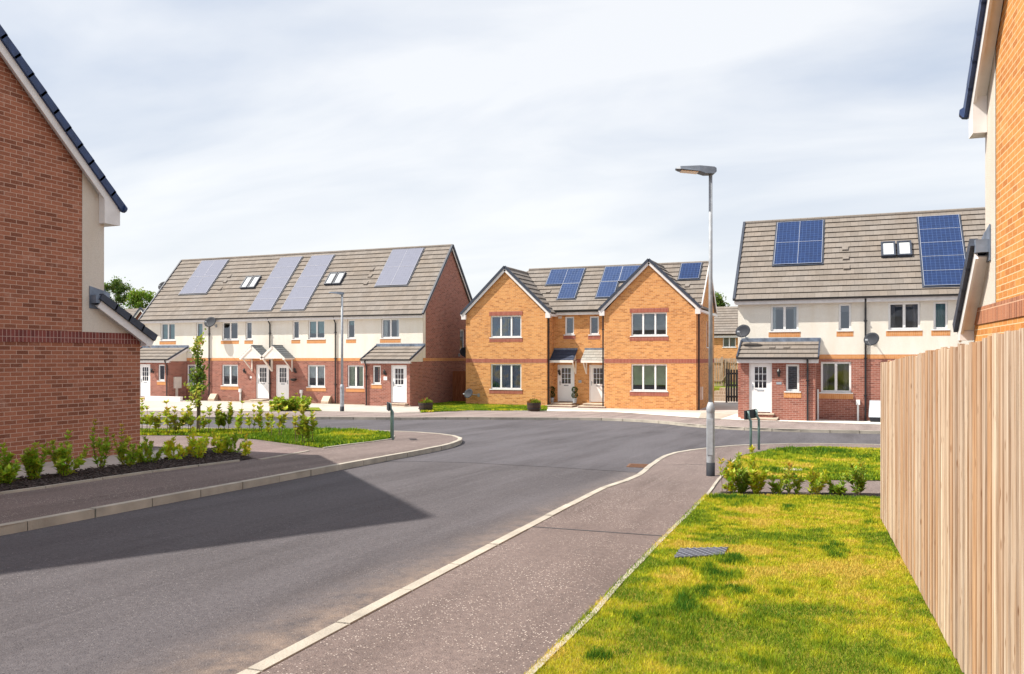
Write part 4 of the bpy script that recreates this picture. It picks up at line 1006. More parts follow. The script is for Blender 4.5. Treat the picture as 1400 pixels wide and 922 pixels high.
placard(ca, -14.75, 4.85, CRY, .2, .14, 'gasbox')

# ------------------------------------------------------------------ right row
RY, RZ = 36.2, .1; RE = (35.94, 5.06); RR = (39.7, 8.87); RX0 = -4.42
RG = 'houses of the cream and red brick row on the right'
ru = rects([Z7(212, 322, 425, 522), Z7(480, 530, 420, 507), Z8(157, 283, 413, 518), Z8(335, 392, 410, 515)], RY)
zt_ = sum(r[3] for r in ru) / 4; ru = [(a, b, zt_ - 1.08, zt_) for a, b, c, d in ru]
rl = rects([Z7(410, 530, 648, 765), (1250, 1292, 495, 535)], RY); zt_ = rl[0][3]; rl = [(a, b, zt_ - 1.25, zt_) for a, b, c, d in rl]
RX1 = at(1182.5, 437, RY)[0]; RX2 = RX1 + (RX1 - RX0); RX3 = RX2 + (RX1 - RX0)
rd2 = (RX2 - 1.3, RX2 - .35, .3, 2.35); rd3 = (RX2 + .5, RX2 + 1.45, .3, 2.35)
ra, msR = terrace_unit('terraced_house', 'left end house of the right row, with lean-to porch and square solar panels', RG, RX0, RX1, RY, RZ, RE, RR, ru[0:2], rl[0:1], None, end_l=True, band=2.60)
rb, _ = terrace_unit('terraced_house', 'house of the right row under the tall column of blue solar panels', RG, RX1, RX2, RY, RZ, RE, RR, ru[2:4], rl[1:2], rd2, band=2.60)
rc, _ = terrace_unit('terraced_house', 'last house of the right row, mostly behind the near brick gable', RG, RX2, RX3, RY, RZ, RE, RR, [], [], rd3, end_r=True, band=2.60)
frame_win(ra, *ru[0], RY, 1, ('curtain', 'cloth_white'), brick_sill='brick_buff', cover=.5); frame_win(ra, *ru[1], RY, 0, ('blind', 'cloth_grey'), brick_sill='brick_buff', cover=.3)
frame_win(rb, *ru[2], RY, 1, ('curtain', 'cloth_grey'), brick_sill='brick_buff', cover=.6); frame_win(rb, *ru[3], RY, 0, ('full', 'cloth_teal'), brick_sill='brick_buff')
frame_win(ra, *rl[0], RY, 1, ('curtain', 'cloth_grey'), brick_sill='brick_buff', cover=.7); frame_win(rb, *rl[1], RY, 1, ('curtain', 'cloth_white'), brick_sill='brick_buff')
make_door(rb, *rd2, RY); make_door(rc, *rd3, RY); gable_canopy(rb, (rd2[0] + rd2[1]) / 2, RY, 2.75); gable_canopy(rc, (rd3[0] + rd3[1]) / 2, RY, 2.75)
RPY = 34.85
rpd = rects([Z7(127, 217, 648, 832)], RPY)[0]; rpw = rects([Z7(272, 325, 650, 740)], RPY)[0]; rpx = (at(1012.5, 500, RPY)[0], at(980 + 388 / 2.883, 500, RPY)[0])
porch(ra, rpx[0], rpx[1], RY, RPY, RZ, 2.62, 3.32, (rpd[0], rpd[1], .42, 2.46), (rpw[0], rpw[1], 1.3, 2.38), pipe=rpx[1] - .28)
wall_lamp(ra, at(1065, 500, RPY)[0], 1.95, RPY); placard(ra, at(1065, 500, RPY)[0], 1.62, RPY, .2, .1, 'metal_grey')
downpipe(rb, RX1 + .02, RY, .1, 5.0)
pedestal(ra, at(1173, 540, RY)[0], RY, .1, .85); m = MB(); x = rpx[1] + .06; m.box((x - .03, RY - .08, .1), (x + .03, RY - .005, 1.35)); m.build('cable_duct', M['upvc'], ra, ra)
pv_px(ra, q7((232, 106), (413, 97), (420, 264), (234, 271)), *RE, msR, 2, 2, 'pv_blue')
pv_px(rb, q8((262, 85), (422, 76), (485, 350), (312, 355)), *RE, msR, 1, 5, 'pv_blue')
skylight_px(rb, q8((120, 186), (248, 180), (256, 234), (130, 242)), *RE, msR)
for x, y in ((506, 207), (509, 243), (512, 281)): roof_vent(ra, 980 + x / 2.883, 270 + y / 2.883, *RE, msR)
for x in (218, 275): roof_vent(ra, 980 + x / 2.883, 270 + 597 / 2.883, RPY - .2, 2.62, .45)
p = at(1016.5, 453.5, RY - .6); dish(ra, p, (-.35, -.85, .3), .30, wall_pt=(RX0 + .35, RY - .02, p[2] - .3))
p = at(1192.5, 464.5, RY - .5); dish(rb, p, (-.5, -.8, .3), .29, wall_pt=(RX1 + .35, RY - .02, p[2] - .1))

# ------------------------------------------------------------------ near houses (gables along the street)
def near_house(label, loc, rz, sgn, brickm, depth_, ms, e_tip, e_z, y_brick, y_corner, y_porch, band, zb, porch_top, porch_tip, width=9.):
    """local frame: gable wall in the plane x = 0, y towards the junction; sgn = +1 when the gable looks towards +x"""
    root = thing('gable_end_house', loc, label, 'house', None, rz); root['_local'] = 1
    N = (sgn, 0, 0); rd = depth_ / 2; yb = e_tip - depth_; yr = e_tip - rd; zr = e_z + ms * rd
    wf = y_corner; wb = yb + (e_tip - y_corner)
    L = [(wb, e_z - .15 + ms * (e_tip - wf)), (yr, zr - .12), (wf, e_z - .15 + ms * (e_tip - wf))]
    m = MB(); wall(m, (0, 0, 0), (0, 1, 0), wb, y_porch, zb - .4, band[0], [], .1, N)
    xi = -sgn * width
    m.face([(0, y_porch, zb - .4), (xi, y_porch, zb - .4), (xi, y_porch, band[0]), (0, y_porch, band[0])])
    m.face([(0, wb, zb - .4), (0, wb, 6), (xi, wb, 6), (xi, wb, zb - .4)])
    m.build('brick_wall', M[brickm], root, root)
    m = MB(); pl = [(wb, band[1]), (y_porch - (porch_tip[0] - y_porch) * 0, band[1])]
    slp = (porch_top[1] - porch_tip[1]) / (porch_tip[0] - porch_top[0])
    zp = lambda y: porch_tip[1] + slp * (porch_tip[0] - y) - .16
    yk = porch_tip[0] - (band[1] + .16 - porch_tip[1]) / slp
    wall(m, (sgn * .012, 0, 0), (0, 1, 0), wb, y_porch, band[0], [(wb, band[1]), (min(yk, y_porch - .01), band[1]), (y_porch, max(band[0] + .001, min(band[1], zp(y_porch))))], [], .1, N)
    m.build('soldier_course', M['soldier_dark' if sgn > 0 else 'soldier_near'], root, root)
    m = MB(); wall(m, (0, 0, 0), (0, 1, 0), wb, y_brick, band[1], [q for q in L if q[0] < y_brick] + [(y_brick, e_z - .15 + ms * (e_tip - y_brick))], [], .1, N); m.build('gable_brick', M[brickm], root, root)
    m = MB(); wall(m, (sgn * .006, 0, 0), (0, 1, 0), y_brick, wf, band[1], [(y_brick, e_z - .15 + ms * (e_tip - y_brick)), (wf, e_z - .15 + ms * (e_tip - wf))], [], .1, N)
    wall(m, (sgn * .006, 0, 0), (0, 1, 0), wf, min(yk, y_porch), band[1], [(wf, zp(wf)), (min(yk, y_porch), band[1] + .001)], [], .1, N)
    m.face([(sgn * .006, wf, band[1]), (xi, wf, band[1]), (xi, wf, e_z + .05), (sgn * .006, wf, e_z + .05)])
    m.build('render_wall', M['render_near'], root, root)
    # roof
    xe = sgn * .16; n = int(math.hypot(rd, rd * ms) / .34); m = MB()
    A, B = ((xe, e_tip, e_z), (xi, e_tip, e_z))
    slope(m, A, B, (0, -rd, zr - e_z), n); slope(m, (xe, yb, e_z), (xi, yb, e_z), (0, rd, zr - e_z), n)
    rf = m.build('roof', M['tile_dark'], root, root)
    # stepped verge caps, barge board and eave box
    m = MB(); U = Vector((0, -rd, zr - e_z)); nn = Vector((0, ms, 1)).normalized()
    for k in range(n):
        a = Vector((xe + sgn * .0, e_tip + .03, e_z - .03)) + U * (k / n); b = Vector((xe, e_tip + .03, e_z - .03)) + U * ((k + 1.12) / n)
        w = Vector((sgn * .045, 0, 0))
        m.hexa([a - w - nn * .05, a + w - nn * .05, a + w + nn * .098, a - w + nn * .098], [b - w - nn * .05, b + w - nn * .05, b + w + nn * .085, b - w + nn * .085])
        a2 = Vector((a.x, 2 * yr - a.y, a.z)); b2 = Vector((b.x, 2 * yr - b.y, b.z)); n2 = Vector((0, -ms, 1)).normalized()
        m.hexa([a2 - w - n2 * .05, a2 + w - n2 * .05, a2 + w + n2 * .105, a2 - w + n2 * .105], [b2 - w - n2 * .05, b2 + w - n2 * .05, b2 + w + n2 * .075, b2 - w + n2 * .075])
    m.tube([(xe + sgn * .02, e_tip + .02, e_z - .0), (xe + sgn * .02, e_tip + .075, e_z - .02)], [.08, .07], 8)
    m.build('verge_caps', M['verge_near'], rf, root)
    m = MB(); xb = xe - sgn * .02
    for s in (1, -1):
        Y0 = e_tip if s > 0 else yb
        m.bar((xb, Y0 - s * .1, e_z - .12 + .1 * ms), (xb, yr, zr - .12), .03, .20)
        m.bar((xb - sgn * .07, Y0 - s * .1, e_z - .16 + .1 * ms), (xb - sgn * .07, yr, zr - .16), .12, .02)
    bx0, bx1 = xe - sgn * .004, sgn * .009
    yq = y_corner - .12
    lo_ = [(bx1, yq, e_z - .34), (bx0, yq, e_z - .34), (bx0, e_tip - .02, e_z - .34), (bx1, e_tip - .02, e_z - .34)]
    hi_ = [(bx1, yq, e_z - .1 + ms * (e_tip - yq)), (bx0, yq, e_z - .1 + ms * (e_tip - yq)), (bx0, e_tip - .02, e_z - .06), (bx1, e_tip - .02, e_z - .06)]
    m.hexa(lo_, hi_)
    m.box((bx1, wf + .01, e_z - .34), (xi, e_tip - .02, e_z - .05))
    m.build('barge_board', M['fascia'], root, root)
    # porch lean-to
    m = MB(); n_ = 3
    slope(m, (xe, porch_tip[0], porch_tip[1]), (xi, porch_tip[0], porch_tip[1]), (0, porch_top[0] - porch_tip[0], porch_top[1] - porch_tip[1]), n_)
    pr = m.build('porch_roof', M['tile_dark'], root, root)
    m = MB(); U = Vector((0, porch_top[0] - porch_tip[0], porch_top[1] - porch_tip[1])); nn = Vector((0, slp, 1)).normalized()
    for k in range(n_ + 1):
        a = Vector((xe, porch_tip[0] + .02, porch_tip[1] - .02)) + U * (k / (n_ + 1)); b = Vector((xe, porch_tip[0] + .02, porch_tip[1] - .02)) + U * ((k + 1.1) / (n_ + 1)); w = Vector((sgn * .045, 0, 0))
        m.hexa([a - w - nn * .05, a + w - nn * .05, a + w + nn * .09, a - w + nn * .09], [b - w - nn * .05, b + w - nn * .05, b + w + nn * .07, b - w + nn * .07])
    m.build('porch_verge', M['verge'], pr, root)
    m = MB(); m.bar((xb, porch_tip[0] - .02, porch_tip[1] - .12), (xb, porch_top[0], porch_top[1] - .12), .03, .19); m.bar((xb - sgn * .08, porch_tip[0] - .05, porch_tip[1] - .16), (xb - sgn * .08, porch_top[0], porch_top[1] - .16), .13, .02); m.box((xe, y_porch + .01, porch_tip[1] - .17), (xi, porch_tip[0] - .04, porch_tip[1] - .05)); m.build('porch_barge_board', M['fascia'], root, root)
    m = MB(); y0, y1 = porch_top[0] - .12, porch_top[0] + .34; m.hexa([(sgn * .01, y0 - .0, porch_top[1] - .22), (sgn * .024, y0, porch_top[1] - .22), (sgn * .024, y1, porch_top[1] - .24), (sgn * .01, y1, porch_top[1] - .24)], [(sgn * .01, y0 - .0, porch_top[1] + .2), (sgn * .024, y0, porch_top[1] + .2), (sgn * .024, y1, porch_top[1] + .10), (sgn * .01, y1, porch_top[1] + .10)])
    m.box((sgn * .025, porch_top[0] - .1, porch_top[1] - .12), (xe + sgn * .0, porch_top[0] + .0, porch_top[1] + .03)); m.box((sgn * .02, wf + .003, porch_top[1] - .0), (xi, wf + .02, porch_top[1] + .15)); m.build('lead_flashing', M['lead'], root, root)
    return root
lb = .72
near_house('red brick gable end filling the left side, dark stepped verge', (-13.3, 0, 0), 0, 1, 'brick_red_near', 16.3, 1.0, 12.08, 5.55, 11.33, 11.82, 12.70, (2.92, 3.13), lb, (11.60, 3.80), (12.90, 3.05), 7.5)
near_house('orange brick gable end rising behind the pale fence at right', (1.526, 10.78, 0), math.atan(.047), -1, 'brick_orange_near', 10.0, .9, .745, 5.66, 0., .57, 1.30, (3.06, 3.27), .75, (.36, 4.0), (1.52, 3.04), 9.)

# ------------------------------------------------------------------ background houses, gates, fences
def simple_house(label, x0, x1, Y, zE, zR, dY, brickm, wins=(), z0=-.3, tile='tile'):
    root = thing('distant_house', ((x0 + x1) / 2, Y, 0), label, 'house')
    m = MB(); wall(m, (0, Y, 0), (1, 0, 0), x0, x1, z0, zE, list(wins), .1, (0, -1, 0))
    for x, n_ in ((x0, -1), (x1, 1)): wall(m, (x, 0, 0), (0, 1, 0), Y, Y + 2 * dY, z0, [(Y, zE), (Y + dY, zR - .05), (Y + 2 * dY, zE)], [], .1, (n_, 0, 0))
    m.face([(x0, Y + 2 * dY, z0), (x0, Y + 2 * dY, zE), (x1, Y + 2 * dY, zE), (x1, Y + 2 * dY, z0)])
    m.build('brick_wall', M[brickm], root, root)
    m = MB(); s = (zR - zE) / dY
    slope(m, (x0 - .2, Y - .25, zE - .25 * s + .1), (x1 + .2, Y - .25, zE - .25 * s + .1), (0, dY + .25, zR - zE + .25 * s - .1), 11); slope(m, (x1 + .2, Y + 2 * dY + .25, zE), (x0 - .2, Y + 2 * dY + .25, zE), (0, -dY - .25, zR - zE), 11)
    m.build('roof', M[tile], root, root); gutter(root, x0 - .2, x1 + .2, Y - .3, zE - .25 * s + .1)
    m = MB(); m.box((x0 - .2, Y - .24, zE - .4), (x1 + .2, Y - .2, zE - .2)); m.build('fascia', M['fascia'], root, root)
    for w_ in wins: frame_win(root, *w_, Y, 1, ('curtain', 'cloth_teal'), cover=1.2)
    return root
BY = 76.0
bw_ = rects([(988.2, 1006, 458.5, 475)], BY)
simple_house('orange house with grey roof far behind the gap beside the right row', at(955, 450, BY)[0], at(1050, 450, BY)[0], BY, at(990, 456, BY)[2], at(990, 419.5, BY + 3.5)[2], 3.5, 'brick_orange', bw_)
HY = 80.0
hs = simple_house('distant house with brick gable beyond the left row, seen over the porch', at(140, 440, HY)[0], at(225, 440, HY)[0], HY, at(180, 446, HY)[2], at(180, 422.3, HY + 4)[2], 4., 'brick_red')
gx = at(194, 430, HY - 2)[0]; gz = at(194, 422, HY - 2)[2]; hw_ = 2.3
m = MB(); wall(m, (0, HY - 2, 0), (1, 0, 0), gx - hw_, gx + hw_, -.3, [(gx - hw_, gz - hw_ * 1.0), (gx, gz - .1), (gx + hw_, gz - hw_ * 1.0)], [], .1, (0, -1, 0)); m.build('gable_brick', M['brick_red'], hs, hs)
m = MB(); slope(m, (gx + hw_, HY + 4, gz - hw_), (gx + hw_, HY - 2.2, gz - hw_), (-hw_, 0, hw_), 8); slope(m, (gx - hw_, HY - 2.2, gz - hw_), (gx - hw_, HY + 4, gz - hw_), (hw_, 0, hw_), 8); m.build('wing_roof', M['tile'], hs, hs)
m = MB()
for s in (-1, 1): m.mi = 0; m.bar((gx + s * hw_, HY - 2.22, gz - hw_ - .15), (gx, HY - 2.22, gz - .15), .05, .22); m.mi = 1; m.bar((gx + s * (hw_ + .1), HY - 2.24, gz - hw_ + .0), (gx, HY - 2.24, gz + .08), .1, .2)
m.build('verge', [M['fascia'], M['verge']], hs, hs)

def board_fence(name, label, cat, p, q, h, board, mat, gap=.006, th=.02, zfun=None, rails=True, parts=True, jit=.012, backboards=False, side=1, group=None):
    p = Vector((p[0], p[1], 0)); q = Vector((q[0], q[1], 0)); d = (q - p).normalized(); nrm = Vector((d.y, -d.x, 0)) * side
    L = (q - p).length; zf = zfun or (lambda v: zg(v.y))
    root = thing(name, (p.x, p.y, zf(p)), label, cat, group)
    n = int(round(L / board)); rnd = random.Random(5)
    pb = MB()
    for i in range(n):
        a = p + d * (i * board + gap / 2 + rnd.uniform(-.25, .25) * gap); b = p + d * ((i + 1) * board - gap / 2 + rnd.uniform(-.25, .25) * gap)
        z0 = zf(a); zt = z0 + h + rnd.uniform(-jit, jit); o_ = nrm * (th / 2); off = nrm * rnd.uniform(-.003, .003)
        if not parts: mb = pb
        else: mb = MB()
        lo_ = [a - o_ + off, b - o_ + off, b + o_ + off, a + o_ + off]
        lo_ = [Vector((v.x, v.y, z0 + .03)) for v in lo_]; hi_ = [Vector((v.x, v.y, zt + (rnd.uniform(-.003, .003)))) for v in lo_]
        ar = sum(lo_[k].x * lo_[(k + 1) % 4].y - lo_[(k + 1) % 4].x * lo_[k].y for k in range(4))
        if ar < 0: lo_.reverse(); hi_.reverse()
        mb.hexa(lo_, hi_)
        if parts:
            mb.build('fence_board', M[mat], root, root)
    if not parts: pb.build('boards', M[mat], root, root)
    if rails:
        m = MB()
        for k in (.2, .85): m.bar(p - nrm * .05 + Vector((0, 0, zf(p) + h * k)), q - nrm * .05 + Vector((0, 0, zf(q) + h * k)), .04, .08)
        for k in range(int(L / 1.8) + 1):
            v = p + d * min(L - .05, k * 1.8) - nrm * .12; m.bar(Vector((v.x, v.y, zf(v))), Vector((v.x, v.y, zf(v) + h - .06)), .09)
        m.build('fence_rails', M[mat], root, root)
    if backboards:
        m = MB()
        for i in range(n + 1):
            c = p + d * (i * board) - nrm * .08; a = c - d * .03; b = c + d * .03; z0 = zf(c)
            m.bar(Vector((c.x, c.y, z0 + .04)), Vector((c.x, c.y, z0 + h - .015)), .018, .06, up=tuple(d))
        m.build('back_boards', M[mat], root, root)
    return root
fp, fq = (FX(10.4), 10.4), (FX(-1.2), -1.2)
board_fence('timber_fence', 'pale timber board fence running up the right side of the lawn', 'fence', fp, fq, 1.80, (11.7 / 98), 'pale_wood', gap=.036, th=.026, backboards=True, side=1)
board_fence('timber_fence', 'return panel of the pale fence, edge-on behind its far corner', 'fence', (FX(10.4) + .06, 10.42), (FX(10.4) + 1.0, 10.50), 1.76, .145, 'pale_wood', gap=.03, side=-1)
gp = at(604, 520, 43.2)[0]
def gate(label, x0, x1, Y, z0, h, mat, cat='gate', board=.12, gap=.01):
    root = thing('timber_gate', ((x0 + x1) / 2, Y, z0), label, cat)
    m = MB(); n = int((x1 - x0) / board)
    for i in range(n): a = x0 + (x1 - x0) * i / n; m.box((a + gap / 2, Y - .02, z0 + .05), (a + (x1 - x0) / n - gap / 2, Y, z0 + h + random.uniform(-.01, .01)))
    m.build('boards', M[mat], root, root)
    m = MB()
    for k in (.15, .5, .85): m.box((x0, Y + .002, z0 + h * k), (x1, Y + .04, z0 + h * k + .1))
    m.box((x0 - .1, Y - .03, z0), (x0 - .005, Y + .07, z0 + h + .05)); m.box((x1 + .005, Y - .03, z0), (x1 + .1, Y + .07, z0 + h + .05)); m.build('gate_frame', M[mat], root, root)
    return root
gate('tall red-brown gate in the shade between the left row and the orange pair', at(613, 520, 44.2)[0] , -20.12, 44.2, 0, 1.85, 'brown_wood')
gate('black slatted gate open at the end of the side path', at(994.5, 520, 50)[0], at(1013, 520, 50)[0], 50, 0, 1.95, 'black', board=.14, gap=.04)
# raised back garden with its sleepers, fence and steps
gx0, gx1 = at(945, 500, 53)[0], at(1040, 500, 53)[0]
m = MB(); m.box((gx0, 53.3, -.2), (gx1, 66, .75)); tag(m.build('terrace_garden', M['turf_green']), kind='structure')
st_ = thing('sleeper_steps', (at(985, 540, 52)[0], 52, 0), 'stacked timber sleeper steps up to the back garden', 'steps')
sx = at(983, 540, 52)[0]
m = MB()
for i in range(4): m.box((sx - .9 + .28 * i, 51.6 + .35 * i, -.1), (sx + 1.6, 53.28, .19 * (i + 1)))
m.build('sleepers', M['grey_wood'], st_, st_)
bf = board_fence('garden_fence', 'weathered grey garden fence seen through the gap between the houses', 'fence', (gx0, 55.5), (gx1, 55.5), 1.85, .15, 'grey_wood', gap=.03, zfun=lambda v: .75, parts=False, side=-1)
m = MB(); m.bar((at(985, 505, 55)[0], 55.3, 1.1), (at(1008, 490, 55)[0], 55.3, 2.5), .1, .06); m.bar((at(986, 505, 55)[0], 55.35, .8), (at(986, 505, 55)[0], 55.35, 2.7), .12); m.build('brace', M['grey_wood'], bf, bf)
# low white retaining upstand by the left porch, bin store lid at the far right
w_ = thing('low_wall', (at(225, 552, 38.5)[0], 38.3, 0), 'low white-painted upstand before the left end porch', 'wall')
m = MB(); a = at(200, 552, 38.2)[0]; b = at(248, 552, 38.2)[0]; m.box((a, 38.1, -.05), (b, 38.3, .28)); m.box((a - .02, 38.08, .28), (b + .02, 38.32, .32)); m.build('upstand', M['upvc'], w_, w_)
bn = thing('storage_box', (at(1196, 560, 35.4)[0], 35.4, .1), 'grey lidded box by the wall, next to the end of the pale fence', 'box')
a = at(1190, 560, 35.4)[0]; m = MB(); m.hexa([(a, 35.3, .12), (a + .9, 35.3, .12), (a + .9, 35.8, .12), (a, 35.8, .12)], [(a - .04, 35.25, .32), (a + .94, 35.25, .32), (a + .94, 35.85, .32), (a - .04, 35.85, .32)]); m.build('base', M['dish'], bn, bn)
m = MB(); m.hexa([(a - .06, 35.22, .325), (a + .96, 35.22, .325), (a + .96, 35.88, .325), (a - .06, 35.88, .325)], [(a - .02, 35.5, .95), (a + .92, 35.5, .95), (a + .92, 35.88, .95), (a - .02, 35.88, .95)]); m.build('lid', M['tarp'], bn, bn)

# ------------------------------------------------------------------ street furniture
def lamp_post(label, px, py, top_py, face, thick=.075, thin=.036, head=.58):
    b = G(px, py); t = depth(b); H = (HOR - top_py) / F_PX * t + CZ - b.z
    root = thing('street_lamp', b, label, 'street lamp', 'street lamps')
    bx, by, bz = b
    m = MB(); m.lathe((bx, by, bz), [(thick, .0), (thick, 1.02), (thick * .98, 1.05), (thick * 1.05, 1.06), (thick * 1.05, 1.12), (thick * .9, 1.16), (thin * 1.3, 1.22)], 20); m.build('base_column', M['metal_grey'], root, root, smooth=True)
    m = MB(); m.lathe((bx, by, bz), [(thick + .004, -.02), (thick + .004, .22)], 20); m.build('rubber_sleeve', M['dish'], root, root, smooth=True)
    m = MB(); m.tube([(bx, by, bz + 1.18), (bx, by, bz + H - .08)], [thin * 1.12, thin], 14); m.build('pole', M['metal_grey'], root, root, smooth=True)
    m = MB(); th0 = math.atan2(-sgn_y(by), 0); d = Vector((-math.cos(TH), -math.sin(TH), 0)); n_ = Vector((-d.y, d.x, 0))
    C = Vector((bx, by, bz + H)); hd = head
    def sec(u, w, z0, z1): p = C + d * u; return [p - n_ * w + Vector((0, 0, z0)), p + n_ * w + Vector((0, 0, z0)), p + n_ * w * .8 + Vector((0, 0, z1)), p - n_ * w * .8 + Vector((0, 0, z1))]
    secs = [sec(-.09, .05, -.03, .03), sec(-.05, .09, -.07, .045), sec(.10, .11, -.07, .055), sec(.2, .12, -.035, .06), sec(hd - .06, .11, .0, .05), sec(hd - .0, .06, .015, .035)]
    i0 = 0
    for s_ in secs: m.v += [tuple(v) for v in s_]
    for k in range(len(secs) - 1):
        for j in range(4): m.f.append([k * 4 + j, k * 4 + (j + 1) % 4, (k + 1) * 4 + (j + 1) % 4, (k + 1) * 4 + j]); m.m.append(0)
    m.f.append([0, 1, 2, 3][::-1]); m.f.append([len(m.v) - 4 + j for j in range(4)]); m.m += [0, 0]
    hd_ = m.build('lamp_head', M['lamp_head'], root, root)
    m = MB(); q = [C + d * .22 + n_ * .09 + Vector((0, 0, -.036)), C + d * .22 - n_ * .09 + Vector((0, 0, -.036)), C + d * (head - .08) - n_ * .08 + Vector((0, 0, -.012)), C + d * (head - .08) + n_ * .08 + Vector((0, 0, -.012))]
    m.hexa([v - Vector((0, 0, .012)) for v in q], q); m.build('lens', M['lens'], hd_, root)
    m = MB(); m.box((bx - .045, by - thick - .006, bz + .35), (bx + .045, by - thick + .01, bz + .95)); m.build('access_door', M['metal_grey'], root, root)
    return root
def sgn_y(v): return 1 if v >= 0 else -1
M['lamp_head'] = plain('lamp_head_grey', (.16, .19, .24), .5, .15, 8)
lamp_post('tall galvanised street lamp on the right pavement beside the laurels', 971.5, 650.5, 233, None, .067, .030)
lamp_post('slender street lamp in front of the left row of houses', 467.7, 562.5, 401, None, .09, .05, .6)

def name_sign(label, p, ang, w, H=.88):
    """street-name board seen from behind / edge on: two bent posts carrying a plate"""
    root = thing('street_sign', p, label, 'sign'); d = Vector((math.cos(ang), math.sin(ang), 0)); n_ = Vector((-d.y, d.x, 0)); P = Vector(p)
    for s in (0, 1):
        b = P + d * (w * s); m = MB(); m.tube([b - Vector((0, 0, .1)), b + Vector((0, 0, H - .22)), b + n_ * .05 + Vector((0, 0, H - .14)), b + n_ * .06 + Vector((0, 0, H))], .03, 8); m.build('post', M['green_post'], root, root, smooth=True)
    m = MB(); c0 = P - d * .12 + n_ * .10 + Vector((0, 0, H - .09)); c1 = P + d * (w + .12) + n_ * .10 + Vector((0, 0, H - .09)); m.bar(c0, c1, .03, .2); m.build('plate', M['dish'], root, root)
    return root
sp_ = G(1026.5, 617.5); sp2 = G(1037.5, 615.0)
name_sign('dark street-name board seen from behind on two bent green posts, by the right lawn', (sp_.x, sp_.y, sp_.z), math.atan2(sp2.y - sp_.y, sp2.x - sp_.x), (sp2 - sp_).length, .90)
sq = G(537, 601.5); root = name_sign('green-posted street-name board seen edge-on at the tip of the left lawn', (sq.x, sq.y, sq.z), math.atan2(math.cos(TH + .06), -math.sin(TH + .0)) + .0 + R(12), .42, .92)

# gully grating and inspection cover
gc = [G(866, 637, -.09), G(882, 637.6, -.09)]; c = (gc[0] + gc[1]) / 2
gr = thing('drain_grating', c, 'rusty gully grating in the road against the right kerb', 'drain'); m = MB(); w = .2
ux = (gc[1] - gc[0]).normalized(); uy = Vector((-ux.y, ux.x, 0))
for i in range(7): p_ = c + uy * (-.2 + .066 * i); m.bar(p_ - ux * w + Vector((0, 0, .0)), p_ + ux * w, .03, .02)
for s in (-1, 1): m.bar(c + ux * s * w - uy * .22, c + ux * s * w + uy * .22, .04, .024); m.bar(c + uy * s * .22 - ux * w, c + uy * s * .22 + ux * w, .04, .024)
m.build('grate', plain('rusty_iron', (.16, .075, .04), .8, .3, 20), gr, gr)
cv = GP((931, 753), (995, 751.5), (989, 761.5), (922, 765.5)); cc = (sum(p[0] for p in cv) / 4, sum(p[1] for p in cv) / 4)
ic = thing('inspection_cover', (cc[0], cc[1], zg(cc[1])), 'grey metal chequer-plate inspection cover set in the near lawn', 'manhole cover')
m = MB(); cz = zg(cc[1]); lo_ = [(x, y, zg(y) - .03) for x, y in reversed(cv)]; hi_ = [(x, y, zg(y) + .022) for x, y in reversed(cv)]; m.hexa(lo_, hi_)
ic1 = m.build('cover_plate', plain('cover_steel', (.085, .095, .13), .6, .35, 40), ic, ic)
m = MB(); A_, B_, C_, D_ = [Vector((x, y, zg(y) + .022)) for x, y in cv]
for i in range(14):
    for j in range(7):
        u, v = (i + .5) / 14, (j + .5) / 7; p_ = A_ * (1 - u) * (1 - v) + B_ * u * (1 - v) + C_ * u * v + D_ * (1 - u) * v
        dd = Vector((.02, .02 * (1 if (i + j) % 2 else -1), 0)); m.bar(p_ - dd, p_ + dd, .012, .01)
m.build('tread_pattern', plain('worn_steel', (.15, .16, .20), .5, .3, 60), ic1, ic)
# pale concrete cover in the far right lawn
pc = GP((1038, 641.5), (1096, 643.2), (1098, 646), (1040, 644.2)); m = MB(); m.hexa([(x, y, zg(y) - .02) for x, y in reversed(pc)], [(x, y, zg(y) + .035) for x, y in reversed(pc)])
tag(m.build('drain_cover', M['slab']), 'long pale concrete cover lying in the farther right lawn', 'manhole cover')
pc = GP((392, 603), (412, 604.5), (440, 608), (425, 607.5)); m = MB(); m.hexa([(x, y, zg(y) - .02) for x, y in reversed(pc)], [(x, y, zg(y) + .03) for x, y in reversed(pc)])
tag(m.build('drain_cover', M['slab']), 'pale concrete cover in the left lawn beside the saplings', 'manhole cover')

# ------------------------------------------------------------------ plants
def col_attr(me, cols):
    a = me.color_attributes.new('Col', 'FLOAT_COLOR', 'CORNER')
    a.data.foreach_set('color', cols)
def leaf_mesh(name, leaves, mat, parent, root, smooth=False):
    """leaves = list of (pos, dir, up, length, width, colour)"""
    V, Fc, C_ = [], [], []
    rl = Vector(root.location)
    for p, d, u, L, w, c in leaves:
        p = Vector(p) - rl; d = Vector(d).normalized(); s = d.cross(Vector(u))
        if s.length < 1e-3: s = d.cross(Vector((1, 0, 0)))
        s.normalize(); up_ = s.cross(d); i = len(V)
        V += [tuple(p), tuple(p + d * L * .45 + s * w + up_ * w * .35), tuple(p + d * L), tuple(p + d * L * .45 - s * w + up_ * w * .35)]
        Fc += [[i, i + 1, i + 2], [i, i + 2, i + 3]]; C_ += [c[0], c[1], c[2], 1] * 6
    me = bpy.data.meshes.new(name); me.from_pydata(V, [], Fc); me.materials.append(mat); col_attr(me, C_)
    o = bpy.data.objects.new(name, me); COL.objects.link(o); o.parent = parent; return o
def rv(r, s=1.): return Vector((r.gauss(0, s), r.gauss(0, s), r.gauss(0, s)))
def lerp(a, b, t): return tuple(x * (1 - t) + y * t for x, y in zip(a, b))
GREEN, LIME, YEL, DEEP, BRONZE = (.14, .22, .02), (.34, .42, .035), (.66, .56, .04), (.06, .12, .018), (.48, .24, .05)
